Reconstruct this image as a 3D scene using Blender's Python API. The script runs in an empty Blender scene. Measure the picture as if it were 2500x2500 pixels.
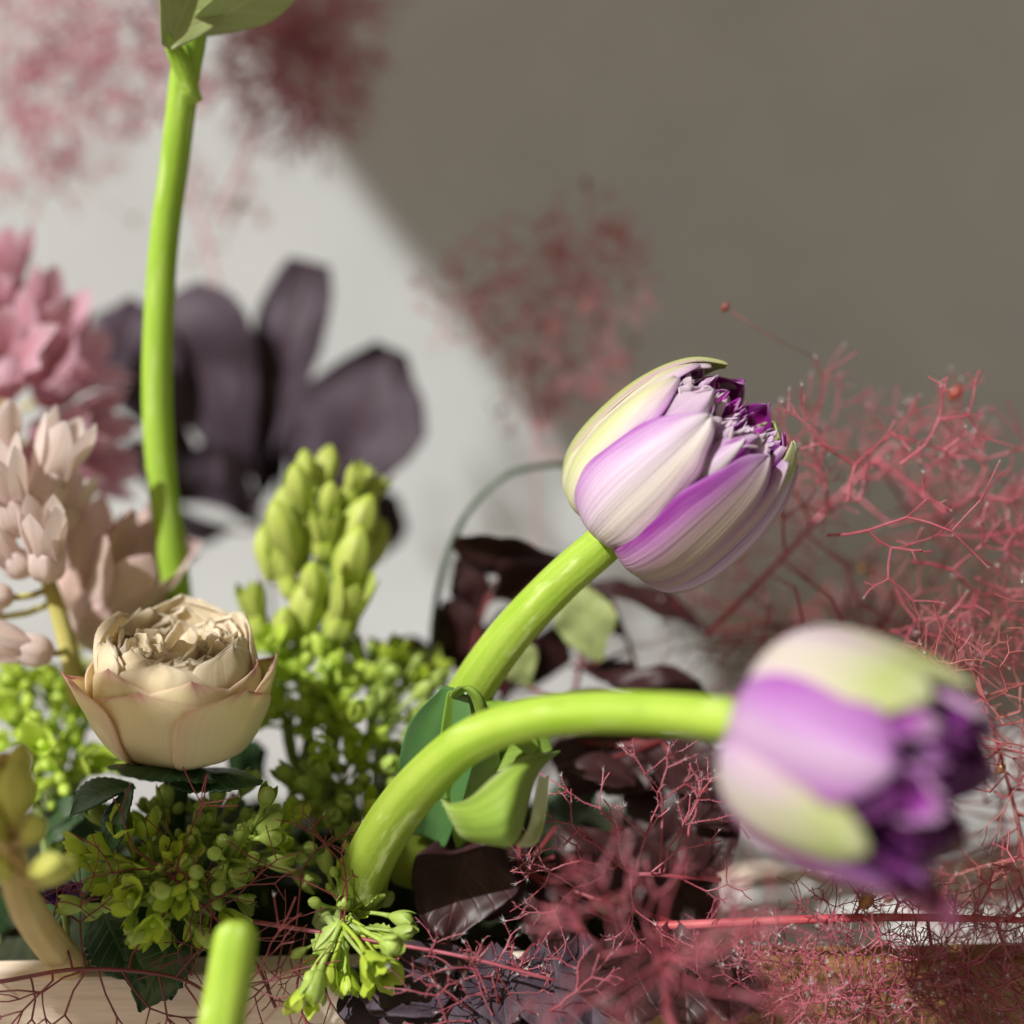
import bpy, math, random
from mathutils import Vector, Matrix, noise

# ------------------------------------------------------------------ camera, light, exposure
sc = bpy.context.scene
COL = sc.collection
PITCH = math.radians(15.0)
CAM = Vector((0.0, 0.0, 0.262))
FOCUS = 0.40
RV = Vector((1, 0, 0))
UV_ = Vector((0, math.sin(PITCH), math.cos(PITCH)))
FV = Vector((0, math.cos(PITCH), -math.sin(PITCH)))

cam_d = bpy.data.cameras.new("camera")
cam = bpy.data.objects.new("camera", cam_d)
COL.objects.link(cam)
cam.location = CAM
cam.rotation_euler = (math.radians(90) - PITCH, 0, 0)
cam_d.sensor_width = 36
cam_d.lens = 57.6
cam_d.clip_start = 0.01
cam_d.clip_end = 100
cam_d.dof.use_dof = True
cam_d.dof.focus_distance = 0.391
cam_d.dof.aperture_fstop = 3.2
sc.camera = cam

SUN_TRAVEL = Vector((0.52, 0.47, -0.71)).normalized()
sun_d = bpy.data.lights.new("sun", 'SUN')
sun_d.energy = 5.0
sun_d.angle = math.radians(0.8)
sun_d.color = (1.0, 0.995, 0.98)
sun = bpy.data.objects.new("sun", sun_d)
COL.objects.link(sun)
sun.rotation_euler = SUN_TRAVEL.to_track_quat('-Z', 'Y').to_euler()

world = bpy.data.worlds.new("World")
sc.world = world
world.use_nodes = True
wn = world.node_tree.nodes
wl = world.node_tree.links
wn.clear()
sky = wn.new("ShaderNodeTexSky")
sky.sky_type = 'NISHITA'
sky.sun_disc = False
to_sun = -SUN_TRAVEL
sky.sun_elevation = math.asin(to_sun.z)
sky.sun_rotation = math.atan2(to_sun.x, to_sun.y)
sky.dust_density = 4.0
sky.ozone_density = 0.3
hs = wn.new("ShaderNodeHueSaturation")
hs.inputs['Saturation'].default_value = 0.35
tint = wn.new("ShaderNodeMix")
tint.data_type = 'RGBA'
tint.blend_type = 'MULTIPLY'
tint.inputs['Factor'].default_value = 1.0
tint.inputs['B'].default_value = (1.0, 0.78, 0.50, 1)
bg = wn.new("ShaderNodeBackground")
bg.inputs['Strength'].default_value = 0.051
wo = wn.new("ShaderNodeOutputWorld")
wl.new(sky.outputs[0], hs.inputs['Color'])
wl.new(hs.outputs[0], tint.inputs['A'])
wl.new(tint.outputs['Result'], bg.inputs['Color'])
wl.new(bg.outputs[0], wo.inputs['Surface'])

sc.view_settings.view_transform = 'Standard'
sc.view_settings.look = 'None'
sc.view_settings.exposure = 0.12
sc.view_settings.gamma = 1.0
sc.cycles.use_denoising = True
sc.cycles.max_bounces = 10
sc.cycles.diffuse_bounces = 5
sc.cycles.transmission_bounces = 6
sc.cycles.transparent_max_bounces = 4
sc.cycles.sample_clamp_indirect = 6.0
sc.cycles.caustics_reflective = False
sc.cycles.caustics_refractive = False


# ------------------------------------------------------------------ helpers
def P(px, py, k=1.0):
    """point on the sight line of photo pixel (2500 px frame) at k times the focus distance"""
    d = FOCUS * k
    return CAM + RV * ((px - 1250) / 4000 * d) + UV_ * (-(py - 1250) / 4000 * d) + FV * d


def S(n, k=1.0):
    return n / 4000 * FOCUS * k


def V2(x, y, k=1.0):
    """view pixels of the 1932 px preview"""
    return P(x * 1.294, y * 1.294, k)


def img_dir(dx, dy, away=0.0):
    return (RV * dx - UV_ * dy + FV * away).normalized()


def spline(pts, n):
    """catmull-rom through vectors (any dimension), n samples in all"""
    m = len(pts)
    if m == 2:
        return [pts[0].lerp(pts[1], i / (n - 1)) for i in range(n)]
    out = []
    for i in range(n):
        t = i / (n - 1) * (m - 1)
        j = min(int(t), m - 2)
        f = t - j
        p1, p2 = pts[j], pts[j + 1]
        p0 = pts[j - 1] if j > 0 else p1 * 2 - p2
        p3 = pts[j + 2] if j + 2 < m else p2 * 2 - p1
        out.append(0.5 * ((2 * p1) + (p2 - p0) * f + (2 * p0 - 5 * p1 + 4 * p2 - p3) * f * f
                          + (3 * p1 - p0 - 3 * p2 + p3) * f ** 3))
    return out


def fspline(vals, n):
    return [v.x for v in spline([Vector((a, 0, 0)) for a in vals], n)]


def perp(d):
    a = Vector((0, 0, 1)) if abs(d.z) < 0.9 else Vector((1, 0, 0))
    x = d.cross(a).normalized()
    return x, d.cross(x).normalized()


class MB:
    def __init__(self):
        self.v, self.f, self.uv = [], [], []

    def vert(self, p, u=0.5, v=0.5):
        self.v.append(tuple(p))
        self.uv.append((u, v))
        return len(self.v) - 1

    def tube(self, pts, rad, n=8, cap=True, lobes=0, lobe_amp=0.0):
        m = len(pts)
        if not hasattr(rad, '__len__'):
            rad = [rad] * m
        x = None
        rings = []
        for i in range(m):
            d = (pts[min(i + 1, m - 1)] - pts[max(i - 1, 0)])
            d = d.normalized() if d.length > 1e-12 else Vector((0, 0, 1))
            if x is None:
                x, _ = perp(d)
            x = (x - d * x.dot(d))
            x = x.normalized() if x.length > 1e-9 else perp(d)[0]
            y = d.cross(x)
            ring = []
            for j in range(n):
                a = 2 * math.pi * j / n
                r = rad[i] * (1 + (lobe_amp * math.cos(lobes * a) if lobes else 0))
                ring.append(self.vert(pts[i] + (x * math.cos(a) + y * math.sin(a)) * r, j / n, i / (m - 1)))
            rings.append(ring)
        for i in range(m - 1):
            for j in range(n):
                k = (j + 1) % n
                self.f.append((rings[i][j], rings[i][k], rings[i + 1][k], rings[i + 1][j]))
        if cap:
            self.f.append(tuple(reversed(rings[0])))
            self.f.append(tuple(rings[-1]))

    def needle(self, p, q, r):
        d = (q - p)
        if d.length < 1e-9:
            return
        x, y = perp(d.normalized())
        a = [self.vert(p + (x * math.cos(t) + y * math.sin(t)) * r) for t in (0, 2.1, 4.2)]
        b = self.vert(q)
        for i in range(3):
            self.f.append((a[i], a[(i + 1) % 3], b))

    def grid(self, fn, nu, nv):
        """fn(u in -1..1, v in 0..1)"""
        idx = []
        for j in range(nv + 1):
            v = j / nv
            idx.append([self.vert(fn(-1 + 2 * i / nu, v), i / nu, v) for i in range(nu + 1)])
        for j in range(nv):
            for i in range(nu):
                self.f.append((idx[j][i], idx[j][i + 1], idx[j + 1][i + 1], idx[j + 1][i]))

    def ball(self, c, ax, rl, rr, n=8, m=6, pointy=0.0):
        ax = ax.normalized()
        pts, rad = [], []
        for i in range(m + 1):
            t = i / m
            a = math.pi * t
            pts.append(c - ax * (rl * math.cos(a)) + (ax * (pointy * rl * t ** 4) if pointy else Vector((0, 0, 0))))
            rad.append(max(rr * math.sin(a) * (1 - 0.25 * pointy * t), rr * 0.03))
        self.tube(pts, rad, n)

    def mesh(self, name, mat, smooth=True):
        me = bpy.data.meshes.new(name)
        me.from_pydata(self.v, [], self.f)
        me.materials.append(mat)
        if smooth:
            me.polygons.foreach_set("use_smooth", [True] * len(me.polygons))
        uvl = me.uv_layers.new(name="UVMap")
        li = [0] * len(me.loops)
        me.loops.foreach_get("vertex_index", li)
        flat = []
        for i in li:
            flat.extend(self.uv[i])
        uvl.data.foreach_set("uv", flat)
        me.update()
        return me

    def obj(self, name, mat, parent=None, thick=0.0, smooth=True, sub=0):
        """vertices are world points; a child keeps them relative to its parent's world location"""
        off = world_loc(parent) if parent else Vector((0, 0, 0))
        if off.length > 0:
            self.v = [(a - off.x, b - off.y, c - off.z) for a, b, c in self.v]
        o = bpy.data.objects.new(name, self.mesh(name, mat, smooth))
        COL.objects.link(o)
        o.parent = parent
        if thick:
            m = o.modifiers.new("thickness", 'SOLIDIFY')
            m.thickness = thick
            m.offset = -1
        if sub:
            m = o.modifiers.new("smooth", 'SUBSURF')
            m.levels = m.render_levels = sub
        return o


def world_loc(o):
    p = Vector(o.location)
    while o.parent:
        o = o.parent
        p = p + Vector(o.location)
    return p


def thing(name, label, cat, loc, group=None):
    o = bpy.data.objects.new(name, None)
    COL.objects.link(o)
    o.location = loc
    o.empty_display_size = 0.01
    o['label'] = label
    o['category'] = cat
    if group:
        o['group'] = group
    return o


def structure(o):
    o['kind'] = 'structure'
    return o


def instance(me, name, parent, loc, zdir, scale=1.0, spin=0.0, thick=0.0):
    """child sharing mesh data; its local +Z is turned to zdir"""
    o = bpy.data.objects.new(name, me)
    COL.objects.link(o)
    o.parent = parent
    q = Vector((0, 0, 1)).rotation_difference(zdir.normalized())
    M = q.to_matrix().to_4x4() @ Matrix.Rotation(spin, 4, 'Z')
    o.matrix_local = Matrix.Translation(loc - world_loc(parent)) @ M @ Matrix.Scale(scale, 4)
    if thick:
        m = o.modifiers.new("thickness", 'SOLIDIFY')
        m.thickness = thick
    return o


# ------------------------------------------------------------------ materials
class NT:
    def __init__(self, name):
        self.m = bpy.data.materials.new(name)
        self.m.use_nodes = True
        self.t = self.m.node_tree
        self.t.nodes.clear()
        self.out = self.n("ShaderNodeOutputMaterial")

    def n(self, typ, **kw):
        nd = self.t.nodes.new(typ)
        for k, v in kw.items():
            setattr(nd, k, v)
        return nd

    def l(self, a, b):
        self.t.links.new(a, b)

    def math(self, op, a, b=0.0, clamp=False):
        nd = self.n("ShaderNodeMath", operation=op, use_clamp=clamp)
        for i, s in enumerate((a, b)):
            if isinstance(s, (int, float)):
                nd.inputs[i].default_value = s
            else:
                self.l(s, nd.inputs[i])
        return nd.outputs[0]

    def ramp(self, fac, stops):
        nd = self.n("ShaderNodeValToRGB")
        el = nd.color_ramp.elements
        while len(el) < len(stops):
            el.new(0.5)
        for e, (p, c) in zip(el, stops):
            e.position = p
            e.color = (*c[:3], c[3] if len(c) > 3 else 1.0)
        self.l(fac, nd.inputs[0])
        return nd

    def mix(self, a, b, fac, mode='MIX'):
        nd = self.n("ShaderNodeMix", data_type='RGBA', blend_type=mode)
        for key, s in (('Factor', fac), ('A', a), ('B', b)):
            if isinstance(s, (int, float)):
                nd.inputs[key].default_value = s
            elif isinstance(s, tuple):
                nd.inputs[key].default_value = (*s, 1.0)
            else:
                self.l(s, nd.inputs[key])
        return nd.outputs['Result']

    def noise(self, vec, scale, detail=3, dist=0.0):
        nd = self.n("ShaderNodeTexNoise")
        nd.inputs['Scale'].default_value = scale
        nd.inputs['Detail'].default_value = detail
        nd.inputs['Distortion'].default_value = dist
        if vec is not None:
            self.l(vec, nd.inputs['Vector'])
        return nd.outputs['Fac']

    def finish(self, col, transl=0.3, rough=0.5, spec=0.35, bump=None, bump_d=0.0003, sss=0.0, tcol=None, sheen=0.0):
        p = self.n("ShaderNodeBsdfPrincipled")
        self.l(col, p.inputs['Base Color'])
        p.inputs['Roughness'].default_value = rough
        p.inputs['Specular IOR Level'].default_value = spec
        p.inputs['Sheen Weight'].default_value = sheen
        if sss:
            p.inputs['Subsurface Weight'].default_value = sss
            p.inputs['Subsurface Radius'].default_value = (0.8, 1.0, 0.3)
            p.inputs['Subsurface Scale'].default_value = 0.003
        nrm = None
        if bump is not None:
            b = self.n("ShaderNodeBump")
            b.inputs['Strength'].default_value = 0.6
            b.inputs['Distance'].default_value = bump_d
            self.l(bump, b.inputs['Height'])
            nrm = b.outputs[0]
            self.l(nrm, p.inputs['Normal'])
        s = p.outputs[0]
        if transl:
            t = self.n("ShaderNodeBsdfTranslucent")
            self.l(tcol if tcol is not None else col, t.inputs['Color'])
            if nrm:
                self.l(nrm, t.inputs['Normal'])
            mx = self.n("ShaderNodeMixShader")
            mx.inputs[0].default_value = transl
            self.l(s, mx.inputs[1])
            self.l(t.outputs[0], mx.inputs[2])
            s = mx.outputs[0]
        self.l(s, self.out.inputs['Surface'])
        return self.m


def uvxy(N):
    uv = N.n("ShaderNodeUVMap")
    sp = N.n("ShaderNodeSeparateXYZ")
    N.l(uv.outputs[0], sp.inputs[0])
    return uv.outputs[0], sp.outputs[0], sp.outputs[1]


def streaks(N, uv, su=40, sv=1.5, detail=4):
    mp = N.n("ShaderNodeMapping")
    mp.inputs['Scale'].default_value = (su, sv, 1)
    N.l(uv, mp.inputs['Vector'])
    oi = N.n("ShaderNodeObjectInfo")
    ad = N.n("ShaderNodeVectorMath", operation='ADD')
    N.l(mp.outputs[0], ad.inputs[0])
    sh = N.math('MULTIPLY', oi.outputs['Random'], 37.0)
    N.l(sh, ad.inputs[1])
    return N.noise(ad.outputs[0], 1.0, detail)


def petal_mat(name, u_stops, v_stops, transl=0.3, rough=0.42, jit=0.2, streak_amt=0.13, sheen=0.0, spec=0.3, bd=0.0003):
    """u_stops: colour across the petal; v_stops: rgba laid over it along the petal"""
    N = NT(name)
    uv, u, v = uvxy(N)
    st = streaks(N, uv, 44, 0.9)
    st2 = streaks(N, uv, 4, 3.0, 2)
    wob = N.math('MULTIPLY', N.math('SUBTRACT', st, 0.5), jit)
    wob2 = N.math('MULTIPLY', N.math('SUBTRACT', st2, 0.5), jit * 1.2)
    uu = N.math('ADD', N.math('ADD', u, wob), wob2, True)
    vv = N.math('ADD', N.math('ADD', v, wob), wob2, True)
    c = N.ramp(uu, u_stops).outputs[0]
    r = N.ramp(vv, v_stops)
    c = N.mix(c, r.outputs[0], r.outputs[1])
    vn = streaks(N, uv, 26, 0.5, 2)
    ridge = N.math('POWER', N.math('SUBTRACT', 1.0, N.math('ABSOLUTE', N.math('SUBTRACT', N.math('MULTIPLY', vn, 2.0), 1.0))), 9.0)
    dark = N.math('SUBTRACT', N.math('ADD', N.math('MULTIPLY', N.math('SUBTRACT', st, 0.5), streak_amt * 2), 1.0), N.math('MULTIPLY', ridge, streak_amt * 0.6))
    c = N.mix(c, dark, 1.0, 'MULTIPLY')
    return N.finish(c, transl, rough, spec, bump=N.math('SUBTRACT', st, N.math('MULTIPLY', ridge, 0.4)), bump_d=bd, sheen=sheen)


def leaf_mat(name, base, vein, dark, transl=0.25, rough=0.45, nveins=9, spec=0.4, vein_amt=0.5, tcol=None):
    """vein lines along a midrib and sideways ribs; base colour mottled"""
    N = NT(name)
    uv, u, v = uvxy(N)
    e = N.math('ABSOLUTE', N.math('SUBTRACT', u, 0.5))
    mid = N.math('SUBTRACT', 1.0, N.math('MULTIPLY', e, 28.0), True)
    ph = N.math('MULTIPLY', N.math('SUBTRACT', v, N.math('MULTIPLY', e, 0.55)), nveins * 6.283)
    side = N.math('POWER', N.math('MULTIPLY', N.math('ADD', N.math('SINE', ph), 1.0), 0.5), 14.0)
    vv = N.math('MULTIPLY', N.math('MAXIMUM', mid, N.math('MULTIPLY', side, 0.6)), vein_amt)
    tc = N.n("ShaderNodeTexCoord")
    nz = N.noise(tc.outputs['Object'], 140, 4)
    c = N.mix(base, dark, N.math('MULTIPLY', nz, 0.9))
    c = N.mix(c, vein, vv)
    t = None
    if tcol:
        t = N.mix(tcol, vein, vv)
    return N.finish(c, transl, rough, spec, bump=N.math('SUBTRACT', N.math('MULTIPLY', nz, 0.5), vv), bump_d=0.0004, tcol=t)


def stem_mat(name, a, b, scale=60, sss=0.3, rough=0.6, spec=0.16, a_end=None):
    N = NT(name)
    uv, u, v = uvxy(N)
    tc = N.n("ShaderNodeTexCoord")
    st = streaks(N, uv, 14, 2.0)
    nz = N.noise(tc.outputs['Object'], scale, 3)
    f = N.ramp(N.math('MULTIPLY', N.math('ADD', N.math('MULTIPLY', st, 1.5), nz), 0.4, True), [(0.3, (0, 0, 0)), (0.68, (1, 1, 1))]).outputs[0]
    c = N.mix(a, b, f)
    if a_end:
        c = N.mix(c, a_end, N.ramp(v, [(0.0, (1, 1, 1)), (0.45, (0, 0, 0))]).outputs[0])
    fine = N.noise(tc.outputs['Object'], 900, 3)
    sc2 = streaks(N, uv, 9, 9.0, 5)
    scuff = N.math('MULTIPLY', N.ramp(sc2, [(0.60, (0, 0, 0)), (0.70, (1, 1, 1))]).outputs[0], 0.5)
    c = N.mix(c, (0.58, 0.66, 0.30), scuff)
    sc3 = streaks(N, uv, 5, 14.0, 4)
    c = N.mix(c, (0.16, 0.24, 0.03), N.math('MULTIPLY', N.ramp(sc3, [(0.66, (0, 0, 0)), (0.74, (1, 1, 1))]).outputs[0], 0.35))
    return N.finish(c, 0.0, rough, spec, bump=N.math('ADD', st, N.math('MULTIPLY', fine, 0.4)), bump_d=0.0005, sss=sss)


def plain_mat(name, a, b, scale=200, transl=0.0, rough=0.5, spec=0.4, sss=0.0, vary=0.0):
    N = NT(name)
    tc = N.n("ShaderNodeTexCoord")
    nz = N.noise(tc.outputs['Object'], scale, 3)
    f = N.ramp(nz, [(0.35, (0, 0, 0)), (0.65, (1, 1, 1))]).outputs[0]
    c = N.mix(a, b, f)
    if vary:
        oi = N.n("ShaderNodeObjectInfo")
        k = N.math('ADD', N.math('MULTIPLY', oi.outputs['Random'], vary * 2), 1.0 - vary)
        c = N.mix(c, k, 1.0, 'MULTIPLY')
    return N.finish(c, transl, rough, spec, bump=nz, bump_d=0.0002, sss=sss)


PURPLE = (0.36, 0.055, 0.42)
LILAC = (0.60, 0.30, 0.62)
CREAM = (0.74, 0.68, 0.62)
GREENISH = (0.55, 0.62, 0.22)
GREEN = (0.38, 0.55, 0.06)

M = {}
CL = (0, 0, 0, 0)
M['petal_lilac'] = petal_mat("petal_lilac_white", [(0.0, (0.44, 0.12, 0.50)), (0.09, (0.56, 0.27, 0.60)), (0.26, (0.68, 0.47, 0.70)), (0.48, (0.76, 0.64, 0.74)), (0.7, (0.76, 0.70, 0.62)), (0.86, (0.72, 0.58, 0.62)), (1.0, (0.50, 0.24, 0.48))],
                             [(0.0, (0.50, 0.60, 0.12, 0.95)), (0.12, (0.70, 0.68, 0.34, 0.55)), (0.30, (0.74, 0.5, 0.66, 0.12)), (0.85, (0.78, 0.70, 0.76, 0.0)), (1.0, (0.80, 0.76, 0.76, 0.7))])
M['petal_purple'] = petal_mat("petal_purple_edged", [(0.0, (0.30, 0.02, 0.33)), (0.10, (0.38, 0.06, 0.41)), (0.24, (0.52, 0.24, 0.50)), (0.42, (0.62, 0.44, 0.48)), (0.6, (0.64, 0.54, 0.42)), (0.8, (0.56, 0.38, 0.42)), (1.0, (0.40, 0.14, 0.36))],
                              [(0.0, (0.48, 0.56, 0.14, 0.9)), (0.16, (0.62, 0.52, 0.46, 0.35)), (0.5, (0.6, 0.5, 0.5, 0.0)), (0.82, (0.58, 0.40, 0.62, 0.15)), (1.0, (0.66, 0.50, 0.68, 0.75))])
M['petal_cream'] = petal_mat("petal_cream_green", [(0.0, (0.66, 0.40, 0.62)), (0.12, (0.74, 0.62, 0.68)), (0.36, (0.72, 0.72, 0.42)), (0.5, (0.66, 0.70, 0.32)), (0.64, (0.73, 0.72, 0.48)), (0.9, (0.70, 0.55, 0.66)), (1.0, (0.48, 0.16, 0.52))],
                             [(0.0, (0.5, 0.6, 0.15, 0.8)), (0.2, (0.7, 0.7, 0.4, 0.3)), (0.6, (0.7, 0.7, 0.5, 0.0)), (0.85, (0.6, 0.3, 0.62, 0.1)), (1.0, (0.66, 0.46, 0.66, 0.4))])
M['petal_green'] = petal_mat("petal_green_sepal", [(0.0, (0.60, 0.50, 0.46)), (0.15, (0.55, 0.60, 0.22)), (0.5, (0.36, 0.55, 0.07)), (0.82, (0.56, 0.60, 0.22)), (1.0, (0.66, 0.44, 0.56))],
                             [(0.0, (0.4, 0.56, 0.1, 0.8)), (0.3, (0.6, 0.6, 0.4, 0.2)), (0.8, (0.6, 0.66, 0.3, 0.0)), (1.0, (0.62, 0.70, 0.22, 0.8))])
M['petal_tip'] = petal_mat("petal_lilac_green_tip", [(0.0, (0.46, 0.14, 0.52)), (0.14, (0.60, 0.36, 0.64)), (0.36, (0.70, 0.60, 0.66)), (0.6, (0.72, 0.66, 0.58)), (0.85, (0.70, 0.56, 0.64)), (1.0, (0.48, 0.18, 0.50))],
                           [(0.0, (0.70, 0.62, 0.60, 0.5)), (0.3, (0.7, 0.6, 0.6, 0.0)), (0.62, (0.6, 0.62, 0.3, 0.25)), (0.84, (0.46, 0.58, 0.12, 0.8)), (1.0, (0.62, 0.68, 0.36, 0.85))])
M['petal_violet'] = petal_mat("petal_violet", [(0.0, (0.34, 0.03, 0.40)), (0.2, (0.48, 0.14, 0.55)), (0.45, (0.58, 0.28, 0.64)), (0.62, (0.68, 0.50, 0.68)), (0.85, (0.56, 0.28, 0.60)), (1.0, (0.38, 0.06, 0.42))], [(0.0, (0.74, 0.66, 0.68, 0.9)), (0.22, (0.66, 0.5, 0.66, 0.3)), (0.5, (0.6, 0.4, 0.6, 0.0)), (1.0, (0.66, 0.46, 0.68, 0.3))], transl=0.4)
M['petal_maroon'] = petal_mat("petal_maroon", [(0.0, (0.30, 0.06, 0.18)), (0.5, (0.34, 0.11, 0.16)), (1.0, (0.30, 0.06, 0.18))], [(0.0, (0.66, 0.5, 0.55, 0.9)), (0.35, (0.5, 0.25, 0.35, 0.3)), (1.0, (0.3, 0.08, 0.14, 0.4))])
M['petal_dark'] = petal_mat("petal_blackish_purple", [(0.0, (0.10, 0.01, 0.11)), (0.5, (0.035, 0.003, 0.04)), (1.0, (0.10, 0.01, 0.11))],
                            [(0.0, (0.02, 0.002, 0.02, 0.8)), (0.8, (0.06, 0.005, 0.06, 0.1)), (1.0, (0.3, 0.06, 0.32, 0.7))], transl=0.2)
M['petal_inner'] = petal_mat("petal_inner_purple", [(0.0, (0.55, 0.30, 0.55)), (0.2, (0.32, 0.03, 0.36)), (0.5, (0.26, 0.012, 0.27)), (0.8, (0.34, 0.04, 0.38)), (1.0, (0.6, 0.36, 0.6))],
                             [(0.0, (0.25, 0.01, 0.25, 0.6)), (0.6, (0.3, 0.02, 0.3, 0.1)), (0.88, (0.4, 0.1, 0.42, 0.1)), (1.0, (0.74, 0.6, 0.72, 0.9))], jit=0.25)
M['petal_deep'] = petal_mat("petal_deep_magenta", [(0.0, (0.42, 0.02, 0.40)), (0.5, (0.50, 0.008, 0.32)), (1.0, (0.42, 0.02, 0.40))],
                            [(0.0, (0.14, 0.004, 0.10, 0.8)), (0.8, (0.24, 0.01, 0.2, 0.1)), (0.95, (0.4, 0.06, 0.42, 0.5)), (1.0, (0.6, 0.34, 0.6, 0.8))], transl=0.5, jit=0.2)
M['petal_frill'] = petal_mat("petal_frill_pale", [(0.0, (0.72, 0.60, 0.70)), (0.3, (0.56, 0.38, 0.56)), (0.7, (0.44, 0.22, 0.46)), (1.0, (0.72, 0.58, 0.70))],
                             [(0.0, (0.26, 0.04, 0.26, 0.9)), (0.5, (0.5, 0.3, 0.5, 0.2)), (1.0, (0.78, 0.68, 0.74, 0.85))], jit=0.25)
M['tulip_stem'] = stem_mat("tulip_stem_green", (0.22, 0.37, 0.018), (0.40, 0.52, 0.09))
M['tulip_stem_low'] = stem_mat("tulip_stem_green_olive_foot", (0.22, 0.37, 0.018), (0.40, 0.52, 0.09), a_end=(0.15, 0.20, 0.02))
M['tulip_stem_far'] = stem_mat("tulip_stem_green_soft", (0.23, 0.40, 0.025), (0.36, 0.53, 0.08))
M['tan_stem'] = stem_mat("hyacinth_stem_tan", (0.42, 0.30, 0.12), (0.55, 0.42, 0.20))
M['olive_stem'] = stem_mat("hyacinth_stem_olive", (0.40, 0.36, 0.10), (0.52, 0.46, 0.16))
M['tulip_leaf'] = leaf_mat("tulip_leaf_green", (0.30, 0.48, 0.06), (0.46, 0.62, 0.16), (0.20, 0.38, 0.05), 0.3, 0.4, 0, vein_amt=0.25)
M['tulip_leaf_pale'] = petal_mat("tulip_leaf_pale", [(0.0, (0.60, 0.70, 0.34)), (0.04, (0.52, 0.66, 0.20)), (0.10, (0.38, 0.54, 0.09)), (0.55, (0.32, 0.50, 0.07)), (0.93, (0.38, 0.55, 0.10)), (1.0, (0.58, 0.68, 0.30))],
                                 [(0.0, (0.56, 0.68, 0.30, 0.8)), (0.12, (0.4, 0.55, 0.1, 0.2)), (0.75, (0.3, 0.48, 0.06, 0.0)), (0.9, (0.22, 0.38, 0.05, 0.6)), (1.0, (0.20, 0.34, 0.06, 0.8))], transl=0.35, jit=0.08, streak_amt=0.34, bd=0.0006)
M['tulip_leaf_white'] = plain_mat("tulip_leaf_inner_pale", (0.62, 0.72, 0.36), (0.72, 0.78, 0.52), 60, 0.35, 0.45)
M['tulip_leaf_dark'] = leaf_mat("tulip_leaf_blue_green", (0.10, 0.22, 0.06), (0.20, 0.34, 0.12), (0.06, 0.16, 0.05), 0.2, 0.25, 0, spec=0.6, vein_amt=0.2)
M['bract'] = leaf_mat("bract_sage_green", (0.42, 0.48, 0.20), (0.60, 0.64, 0.38), (0.32, 0.38, 0.13), 0.3, 0.5, 7, vein_amt=0.35)
M['purple_leaf'] = leaf_mat("smoke_bush_leaf_purple", (0.085, 0.062, 0.085), (0.12, 0.04, 0.055), (0.018, 0.010, 0.016), 0.10, 0.62, 9, spec=0.3, vein_amt=0.35, tcol=(0.10, 0.012, 0.012))
M['wine_leaf'] = leaf_mat("smoke_bush_leaf_wine", (0.045, 0.014, 0.014), (0.09, 0.02, 0.02), (0.02, 0.008, 0.010), 0.15, 0.45, 9, vein_amt=0.4, tcol=(0.10, 0.015, 0.008))
M['dark_leaf'] = leaf_mat("leaf_dark_green", (0.035, 0.075, 0.025), (0.10, 0.16, 0.06), (0.018, 0.045, 0.018), 0.15, 0.4, 8, vein_amt=0.5)
M['rose_leaf'] = leaf_mat("rose_leaf_dark_green", (0.03, 0.085, 0.03), (0.12, 0.19, 0.08), (0.015, 0.05, 0.02), 0.15, 0.35, 7, vein_amt=0.6)
M['rose'] = petal_mat("rose_petal_cream", [(0.0, (0.82, 0.58, 0.46)), (0.03, (0.90, 0.76, 0.56)), (0.2, (0.94, 0.86, 0.60)), (0.5, (0.94, 0.86, 0.57)), (0.8, (0.94, 0.86, 0.60)), (0.98, (0.90, 0.76, 0.56)), (1.0, (0.82, 0.58, 0.46))],
                      [(0.0, (0.60, 0.64, 0.30, 0.7)), (0.3, (0.78, 0.70, 0.44, 0.2)), (0.88, (0.8, 0.66, 0.5, 0.0)), (0.94, (0.80, 0.50, 0.42, 0.35)), (1.0, (0.66, 0.28, 0.30, 0.9))], transl=0.45, rough=0.6, jit=0.16, streak_amt=0.03, spec=0.15, bd=0.0001)
M['rose_in'] = petal_mat("rose_petal_inner_cream", [(0.0, (0.95, 0.88, 0.72)), (0.5, (0.94, 0.84, 0.58)), (1.0, (0.95, 0.88, 0.72))],
                         [(0.0, (0.72, 0.50, 0.20, 0.7)), (0.6, (0.8, 0.66, 0.42, 0.2)), (1.0, (0.82, 0.74, 0.62, 0.6))], transl=0.45, rough=0.6, jit=0.1, streak_amt=0.03, spec=0.15, bd=0.0001)
M['hya_pink'] = petal_mat("hyacinth_pink", [(0.0, (0.78, 0.52, 0.62)), (0.5, (0.70, 0.34, 0.42)), (1.0, (0.78, 0.52, 0.62))],
                          [(0.0, (0.66, 0.40, 0.36, 0.5)), (0.6, (0.70, 0.4, 0.48, 0.0)), (1.0, (0.84, 0.66, 0.74, 0.7))], transl=0.45)
M['hya_cream'] = petal_mat("hyacinth_cream_pink", [(0.0, (0.92, 0.84, 0.82)), (0.5, (0.88, 0.74, 0.66)), (1.0, (0.92, 0.84, 0.82))],
                           [(0.0, (0.78, 0.56, 0.54, 0.7)), (0.5, (0.78, 0.60, 0.50, 0.2)), (1.0, (0.88, 0.78, 0.78, 0.6))], transl=0.45)
M['hya_dusty'] = petal_mat("hyacinth_dusty_pink", [(0.0, (0.84, 0.66, 0.64)), (0.5, (0.76, 0.62, 0.48)), (1.0, (0.84, 0.66, 0.64))],
                           [(0.0, (0.80, 0.62, 0.62, 0.8)), (0.3, (0.60, 0.40, 0.36, 0.2)), (1.0, (0.72, 0.44, 0.46, 0.5))], transl=0.35)
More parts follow.
